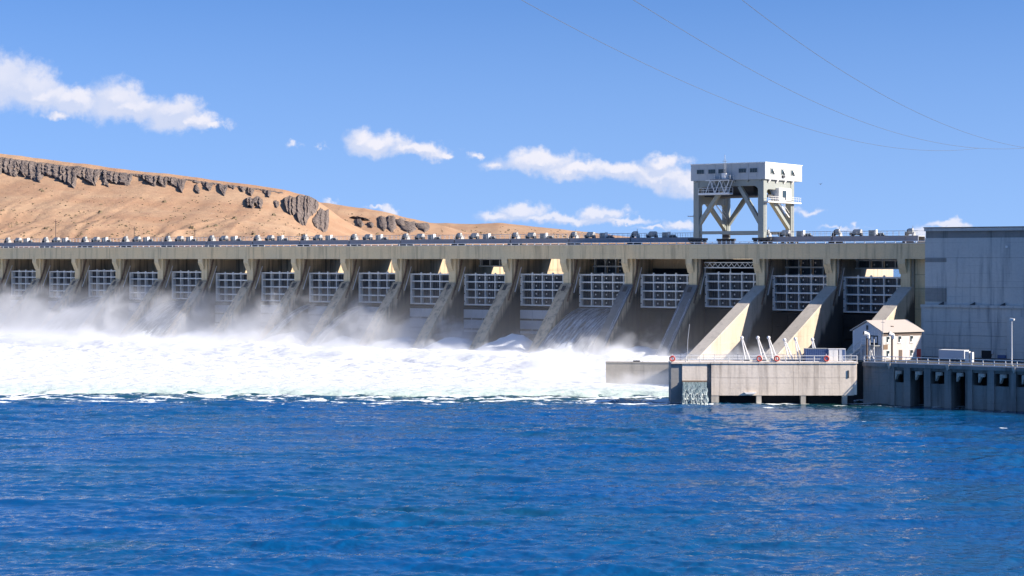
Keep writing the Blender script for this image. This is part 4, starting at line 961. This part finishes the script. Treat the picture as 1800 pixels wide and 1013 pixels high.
# life rings
def ring(loc, label):
    n, k = 18, 8; vs = []; fs = []
    for i in range(n):
        for j in range(k):
            a, b_ = 2*math.pi*i/n, 2*math.pi*j/k; r_ = 0.40+0.12*math.cos(b_)
            vs.append((r_*math.cos(a), 0.12*math.sin(b_), r_*math.sin(a))); fs.append((i*k+j, ((i+1) % n)*k+j, ((i+1) % n)*k+(j+1) % k, i*k+(j+1) % k))
    e = tag(empty('life_ring', loc, qa), label, 'life ring', 'life rings on the quay railing')
    MB().add(vs, fs).build('ring', M['red'], e, smooth=True); MB().box(-0.06, 0.06, 0.14, 0.2, -0.6, 0.8).build('hanger', M['white'], e)
for a, lab in ((-SL+0.2, 'red life ring at the left end of the quay railing, above the sluice'), (8.2, 'red life ring on the quay railing left of the slanted posts'), (11.2, 'red life ring on the quay railing below the leftmost slanted post'), (QL*0.79, 'red life ring in front of the white locker at the right end of the quay')):
    p_ = quay_pt(a, -0.08, QZ+0.62); ring(p_, lab)
# slanted white posts with round heads
for i, (ut, vt, ub) in enumerate(((1304, 594, 1314), (1332, 594, 1343), (1351, 594, 1363), (1379, 598, 1390), (1398, 596, 1407), (1428, 597, 1435))):
    # foot stands on the back strip of the walkway at that column
    a = 0.0
    while proj(*quay_pt(a, 4.2))[0] < ub: a += 0.1
    foot = quay_pt(a, 4.2); Zf = (np.array([foot.x, foot.y])-CAM)@FWD
    top = Vector(at_depth(ut, vt, Zf+0.8)); rel = top-foot
    e = tag(empty('slanted_post', foot), 'slanted white steel post with round head on the quay, %s from left' % ORD[i], 'post', 'slanted posts behind the quay railing')
    for sgn in (-1, 1): MB().tube([QD*0.38*sgn, rel+QD*0.06*sgn], 0.13, 6, 0.10).build('strut', M['white'], e)
    MB().bar(rel*0.35-QD*0.3, rel*0.35+QD*0.3, 0.08).build('cross_tie', M['white'], e)
    hd = MB(); n = 8
    for jj in range(5): 
        ph_ = -math.pi/2+math.pi*jj/4
        for ii in range(n): hd.v.append((rel.x+0.34*math.cos(ph_)*math.cos(ii*math.pi/4), rel.y+0.34*math.cos(ph_)*math.sin(ii*math.pi/4), rel.z+0.34*math.sin(ph_)))
    hd.f = [(jj*n+ii, jj*n+(ii+1) % n, (jj+1)*n+(ii+1) % n, (jj+1)*n+ii) for jj in range(4) for ii in range(n)]
    hd.build('round_head', M['white'], e, smooth=True)
    MB().box(-0.6, 0.6, -0.5, 0.5, 0.0, 0.22).build('base_plate', M['grey'], e)
MB_ = None
def at_quay_u(u, y):
    a = -8.0
    while proj(*quay_pt(a, y))[0] < u: a += 0.05
    return a
a0, a1 = at_quay_u(1416, 2.4), at_quay_u(1455, 2.4)
e = tag(empty('container', quay_pt(a0, 2.4), qa), 'dark blue steel container on the quay walkway', 'container'); L = a1-a0
MB().box(0, L, 0, 2.0, 0.1, 2.15).build('body', M['blue_box'], e)
for i in range(12): MB().box(L*i/12+0.05, L*i/12+0.16, -0.05, -0.002, 0.15, 2.1).build('rib', M['blue_box'], e)
MB().box(-0.05, L+0.05, -0.05, 2.05, 2.152, 2.22).build('lid', M['grey'], e)
for (ua, ub, lab, mt) in ((1456, 1473, 'tall white locker beside the blue container', 'white'), (1474, 1486, 'narrow blue and white locker at the right end of the quay', 'siding')):
    a0, a1 = at_quay_u(ua, 2.2), at_quay_u(ub, 2.2)
    e = tag(empty('locker', quay_pt(a0, 2.2), qa), lab, 'locker', 'lockers on the quay'); L = a1-a0
    MB().box(0, L, 0, 1.2, 0.05, 2.1).build('body', M[mt], e); MB().box(0.1, L/2-0.04, -0.06, -0.002, 0.15, 2.0).build('door', M[mt], e); MB().box(L/2+0.04, L-0.1, -0.06, -0.002, 0.15, 2.0).build('door', M['blue_box' if mt == 'siding' else mt], e)
    MB().box(-0.05, L+0.05, -0.1, 1.25, 2.102, 2.2).build('top', M['white'], e)
p_ = quay_pt(-SL+3.2, 4.6); e = tag(empty('whip_pole', p_), 'thin upright pole above the sluice in front of the wet pier', 'pole')
MB().tube([(0, 0, 0), (0.1, 0, 3.5), (0.35, 0.2, 6.4)], 0.07, 6, 0.04).build('pole', M['rail_grey'], e); MB().box(-0.2, 0.2, -0.2, 0.2, 0, 0.15).build('base', M['grey'], e)
# half-drowned training wall left of the quay
wa, wb = Vector((268.7, -87.1, 0)), Vector((284.5, -79.2, 0)); dW = wb-wa
e = tag(empty('training_wall', wa, math.atan2(dW.y, dW.x)), 'low tan concrete training wall half drowned in the foam left of the quay', 'wall')
MB().box(0, dW.length*0.5-0.03, 0, 1.4, -3, 4.8).build('wall_section', M['conc_slope'], e); MB().box(dW.length*0.5, dW.length, 0, 1.4, -3, 4.8).build('wall_section', M['conc_slope'], e)
MB().box(-0.06, dW.length, -0.08, 1.5, 4.803, 5.0).build('coping', M['conc_slope'], e); MB().box(5.3, 6.6, 0.3, 1.0, 5.0, 5.25).build('cleat', M['dark'], e)

# ------------------------------------------------------------------ control house beside the powerhouse
psi = R(30.0)
LD = Vector((math.cos(psi)*RIGHT[0]+math.sin(psi)*FWD[0], math.cos(psi)*RIGHT[1]+math.sin(psi)*FWD[1], 0))    # along the long wall
ang = math.atan2(LD.y, LD.x)
HC = Vector((326.9, -89.2, DZ))
def hu(p): return proj(*p)[0]
HL = 4.0
while hu(HC+LD*HL) < 1619.5: HL += 0.05
GD = Vector((-LD.y, LD.x, 0)); GW = 5.0
while hu(HC+GD*GW) > 1499: GW += 0.05
hs = tag(empty('control_house', HC, ang), 'two-storey pale house with corrugated grey gable beside the powerhouse', 'house')
# local: x along the sunlit wall, y away (gable along +y at x=0)
EV, RG = 5.0, 6.75
MB().box(0, HL, 0, 0.25, -0.2, EV).build('front_wall', M['stucco'], hs)
MB().prism([(0.26, -0.2), (GW, -0.2), (GW, EV), (GW/2, RG-0.12), (0.26, EV)], 0, 0, 0.25).build('gable_wall', M['siding'], hs)
MB().prism([(0.26, -0.2), (GW, -0.2), (GW, EV), (GW/2, RG-0.12), (0.26, EV)], 0, HL-0.25, HL).build('gable_wall', M['stucco'], hs)
MB().box(0.25, HL-0.25, GW-0.25, GW, -0.2, EV).build('back_wall', M['siding'], hs)
nrib = int(GW/0.55)
for i in range(nrib):
    y = 0.35+i*(GW-0.5)/nrib; zt_ = EV+(RG-0.12-EV)*(1-abs(y-GW/2)/(GW/2))-0.05
    MB().box(-0.06, -0.002, y, y+0.16, 0.0, zt_).build('siding_rib', M['siding'], hs)
rf = MB().prism([(-0.45, EV-0.12), (GW/2, RG), (GW+0.45, EV-0.12), (GW+0.45, EV+0.05), (GW/2, RG+0.18), (-0.45, EV+0.05)], 0, -0.3, HL+0.2).build('roof', M['roof'], hs)
MB().box(-0.05, HL, -0.06, -0.003, EV-0.75, EV-0.15).build('fascia', M['brown'], hs)
for xx in (0.10, 0.40, 0.70):
    for zz_ in (3.05, 0.55):
        if xx == 0.40 and zz_ < 1: continue
        f_ = MB().box(HL*xx, HL*xx+0.75, -0.05, -0.003, zz_-0.05, zz_+1.2).build('window', M['white'], hs)
        MB().box(HL*xx+0.06, HL*xx+0.40, -0.075, -0.052, zz_+0.1, zz_+1.12).build('pane', M['glass'], f_); MB().box(HL*xx+0.44, HL*xx+0.70, -0.075, -0.052, zz_+0.62, zz_+1.12).build('pane', M['glass'], f_)
        MB().box(HL*xx-0.05, HL*xx+0.8, -0.14, -0.052, zz_-0.12, zz_-0.052).build('sill', M['white'], f_)
MB().box(HL*0.42, HL*0.42+0.75, -0.06, -0.003, 0, 1.75).build('door', M['brown'], hs)
MB().box(HL*0.88, HL*0.88+0.9, -0.08, -0.003, 0, 1.8).build('door', M['red'], hs)
MB().box(0.25, 1.25, -0.05, -0.003, 1.9, 2.75).build('notice_board', M['rust'], hs)
dr = MB().box(-0.09, -0.003, 1.1, 3.1, 2.7, 4.3).build('double_door', M['gate_dark'], hs)
for y in (1.25, 2.2): MB().box(-0.12, -0.092, y, y+0.6, 3.0, 4.1).build('pane', M['siding'], dr)
MB().box(-1.6, -0.1, 0.3, 3.8, 2.5, 2.65).build('landing', M['grey'], hs)
ls = MB()
for y in (0.3, 1.4, 2.6, 3.7): ls.box(-1.6, -1.52, y, y+0.08, 0, 3.7)
for z_ in (3.2, 3.7): ls.box(-1.6, -1.54, 0.3, 3.8, z_, z_+0.07)
for y in (0.3, 1.4): ls.bar((-1.56, y+0.1, 0.2), (-1.56, y+1.2, 2.4), 0.07).bar((-1.56, y+1.2, 0.2), (-1.56, y+0.1, 2.4), 0.07)
ls.build('landing_frame', M['white'], hs)
stt = MB()
for i in range(11): stt.box(-1.5, -0.4, 3.8+i*0.36, 4.16+i*0.36, 2.45-i*0.23, 2.52-i*0.23)
stt.bar((-1.5, 3.8, 3.4), (-1.5, 7.8, 0.9), 0.07).bar((-1.5, 3.8, 2.4), (-1.5, 7.8, -0.05), 0.08, 0.25)
stt.build('stair', M['rail_grey'], hs)
MB().box(-0.2, -0.003, GW/2-0.3, GW/2+0.1, RG-1.5, RG-0.7).build('louvre', M['dark'], hs)
MB().box(HL*0.36, HL*0.36+0.45, 1.2, 1.65, EV, EV+0.95).build('vent_stub', M['brown'], hs)
# horn pipes with white hoods in front of the house
for u, lab in ((1524, 'dark stack pipe with white horn head before the corrugated gable'), (1568, 'dark stack pipe with white horn head before the sunlit house wall')):
    x = fx0
    p0 = on_plane(u, 634, 1, FY+2.2); base = Vector((p0[0], FY+2.2, DZ-0.05))
    e = tag(empty('horn_pipe', base), lab, 'pipe', 'horn pipes before the house')
    MB().tube([(0, 0, 0), (0, 0, 4.5)], 0.19, 8).build('stack', M['brown'], e)
    MB().tube([(0.25, 0.2, 4.7), (-0.45, -0.3, 5.0)], 0.3, 10, 0.42).build('horn', M['white'], e)
    MB().tube([(-0.43, -0.29, 4.99), (-0.52, -0.35, 5.02)], 0.34, 10).build('horn_mouth', M['gate_dark'], e)
    MB().box(0.05, 0.45, -0.2, 0.2, 4.1, 4.75).build('hood', M['white'], e)
p0 = on_plane(1552, 640, 1, FY+0.5)
e = tag(empty('flag_pole', (p0[0], FY+0.5, DZ)), 'thin grey mast rising in front of the house corner', 'mast'); MB().tube([(0, 0, 0), (0, 0, 7.5)], 0.06, 6, 0.04).build('pole', M['rail_grey'], e); MB().box(-0.35, 0.35, -0.03, 0.03, 6.9, 6.96).build('crossarm', M['rail_grey'], e)
# lamp post, trailer and boxes on the fishway deck
p0 = on_plane(1778.5, 640, 1, FY+0.8); e = tag(empty('lamp_post', (p0[0], FY+0.8, DZ)), 'tall white lamp post on the fishway deck near the right edge', 'lamp post')
MB().tube([(0, 0, 0), (0, 0, 7.7)], 0.10, 8, 0.07).build('pole', M['white'], e); MB().prism([(-0.35, 7.7), (0.4, 7.7), (0.45, 7.95), (-0.25, 8.05)], 1, -0.25, 0.25).build('lamp_head', M['white'], e); MB().box(-0.2, 0.2, -0.2, 0.2, 0, 0.35).build('base', M['grey'], e)
p0 = on_plane(1650, 630, 1, -86.0); p1 = on_plane(1695, 630, 1, -86.0)
e = tag(empty('cargo_trailer', (p0[0], -86.0, DZ)), 'long white box trailer parked between the railing and the powerhouse', 'trailer'); L = p1[0]-p0[0]
MB().box(0, L, 0, 2.2, 0.45, 1.95).build('body', M['siding'], e); MB().box(-0.03, L+0.03, -0.03, 2.23, 1.952, 2.02).build('roof_trim', M['white'], e)
for i in range(2): MB().prism([(L*0.55+i*0.75+0.32*math.cos(q*math.pi/5), 0.32+0.32*math.sin(q*math.pi/5)) for q in range(10)], 1, -0.02, 0.2).build('wheel', M['dark'], e)
MB().bar((-1.0, 1.1, 0.5), (0, 1.1, 0.5), 0.12).build('tow_bar', M['dark'], e)
p0 = on_plane(1696, 630, 1, -87.0); e = tag(empty('electrical_cabinet', (p0[0], -87.0, DZ)), 'white double electrical cabinet at the right end of the trailer', 'cabinet')
MB().box(0, 0.75, 0, 0.7, 0.1, 1.9).build('body', M['white'], e); MB().box(0.95, 1.35, 0, 0.7, 0.1, 1.8).build('body', M['white'], e); MB().box(0.05, 0.7, -0.04, -0.002, 0.2, 1.8).build('door', M['white'], e)
# overhead wires
for pts, lab in (([(860,-32),(917,0),(1120,106),(1280,177),(1400,220),(1550,257),(1650,265),(1720,261)], 'lowest of the three thin power lines, left one at the top'),
                 ([(1060,-34),(1110,0),(1220,65),(1335,130),(1450,187),(1600,242),(1695,259),(1800,258),(1860,254)], 'middle of the three thin power lines crossing the sky'),
                 ([(1255,-40),(1304,0),(1400,72),(1525,150),(1625,205),(1700,235),(1800,258),(1870,266)], 'rightmost of the three thin power lines crossing the sky')):
    pp = np.array(pts, float); us = np.linspace(pp[0, 0], pp[-1, 0], 60)
    # smooth the sag with a polynomial fit
    cf = np.polyfit(pp[:, 0], pp[:, 1], 4); vs = np.polyval(cf, us)
    Zs = np.linspace(300, 620, 60); P3 = [at_depth(u, v, Z) for u, v, Z in zip(us, vs, Zs)]
    tag(MB().tube(P3, 0.055, 5).build('power_line', M['wire']), lab, 'power line', 'power lines overhead')
# a gull over the deck
bp = at_depth(1442, 324, 380)
g = MB(); g.add([(-0.55, 0.1, 0.28), (-0.1, 0, 0.05), (-0.1, 0.22, 0.05), (0.55, 0.1, 0.3), (0.1, 0, 0.05), (0.1, 0.22, 0.05), (0, -0.35, 0.02), (0, 0.45, 0.0), (0, 0.1, 0.14), (0, 0.1, -0.1)],
              [(0, 1, 2), (3, 5, 4), (6, 1, 8), (6, 8, 4), (7, 8, 2), (7, 5, 8), (6, 9, 1), (6, 4, 9), (7, 2, 9), (7, 9, 5), (1, 9, 2), (4, 5, 9), (1, 2, 8), (4, 8, 5)])
tag(g.build('bird', M['dark'], loc=bp), 'small dark bird in the sky right of the crane', 'bird')

# ------------------------------------------------------------------ spray mist hanging in front of the gates
m = bpy.data.materials.new('spray_mist'); m.use_nodes = True; t = NT(m.node_tree); t.n.clear()
pv = t.node('ShaderNodeTexCoord').outputs['Object']; px_, py_, pz_ = t.sep(pv)
nA = t.noise(pv, 0.085, 5.0, 0.58, 0.4).outputs['Fac']
nB = t.noise(t.vmath('MULTIPLY', pv, (1, 1, 0.4)), 0.024, 2.0, 0.5).outputs['Fac']
leftw = t.mapr(px_, 50.0, 235.0, 1.0, 0.12)
zone = t.mapr(py_, -22.0, -12.0, 0.0, 1.0, True)                      # 0 over the open boil, 1 between the piers
top = t.math('MULTIPLY_ADD', t.math('MULTIPLY', zone, leftw), 6.5, t.math('MULTIPLY_ADD', zone, 2.0, 3.6))
top = t.math('MULTIPLY', top, t.mapr(nB, 0.32, 0.68, 0.6, 1.6))
bil = t.math('SUBTRACT', t.math('MULTIPLY', top, t.mapr(nA, 0.36, 0.66, 0.1, 1.5)), pz_)
puff = t.mapr(t.math('DIVIDE', bil, top), -0.08, 0.55, 0.0, 1.0, True)
puff = t.math('MULTIPLY', puff, t.mapr(zone, 0.0, 1.0, 0.12, 0.10))
veil = t.math('MULTIPLY', t.math('EXPONENT', t.math('MULTIPLY', pz_, -0.16)), t.mapr(nB, 0.35, 0.65, 0.016, 0.042))
veil = t.math('MULTIPLY', veil, leftw)
dens = t.math('ADD', puff, veil)
dens = t.math('MULTIPLY', dens, t.mapr(pz_, 14.0, 19.5, 1.0, 0.0, True))
ylim = t.mapr(px_, 225.0, 262.0, -60.0, -104.0, True)
dens = t.math('MULTIPLY', dens, t.mapr(t.math('SUBTRACT', py_, ylim), 0.0, 20.0, 0.0, 1.0, True))
xlim = t.mapr(zone, 0.0, 1.0, 290.0, 240.0)
dens = t.math('MULTIPLY', dens, t.mapr(t.math('SUBTRACT', xlim, px_), 0.0, 20.0, 0.0, 1.0, True))
vol = t.node('ShaderNodeVolumePrincipled'); vol.inputs['Color'].default_value = (0.97, 0.98, 1.0, 1); vol.inputs['Anisotropy'].default_value = 0.2
t.put(vol.inputs['Density'], dens)
ou = t.node('ShaderNodeOutputMaterial'); t.l.new(vol.outputs[0], ou.inputs['Volume']); m.cycles.volume_step_rate = 0.10
mist = MB().box(-95, 294.5, -104, 3.2, 0.1, 20).build('mist', m)
tag(mist, 'white spray mist drifting up in front of the gates', 'mist', kind='stuff')
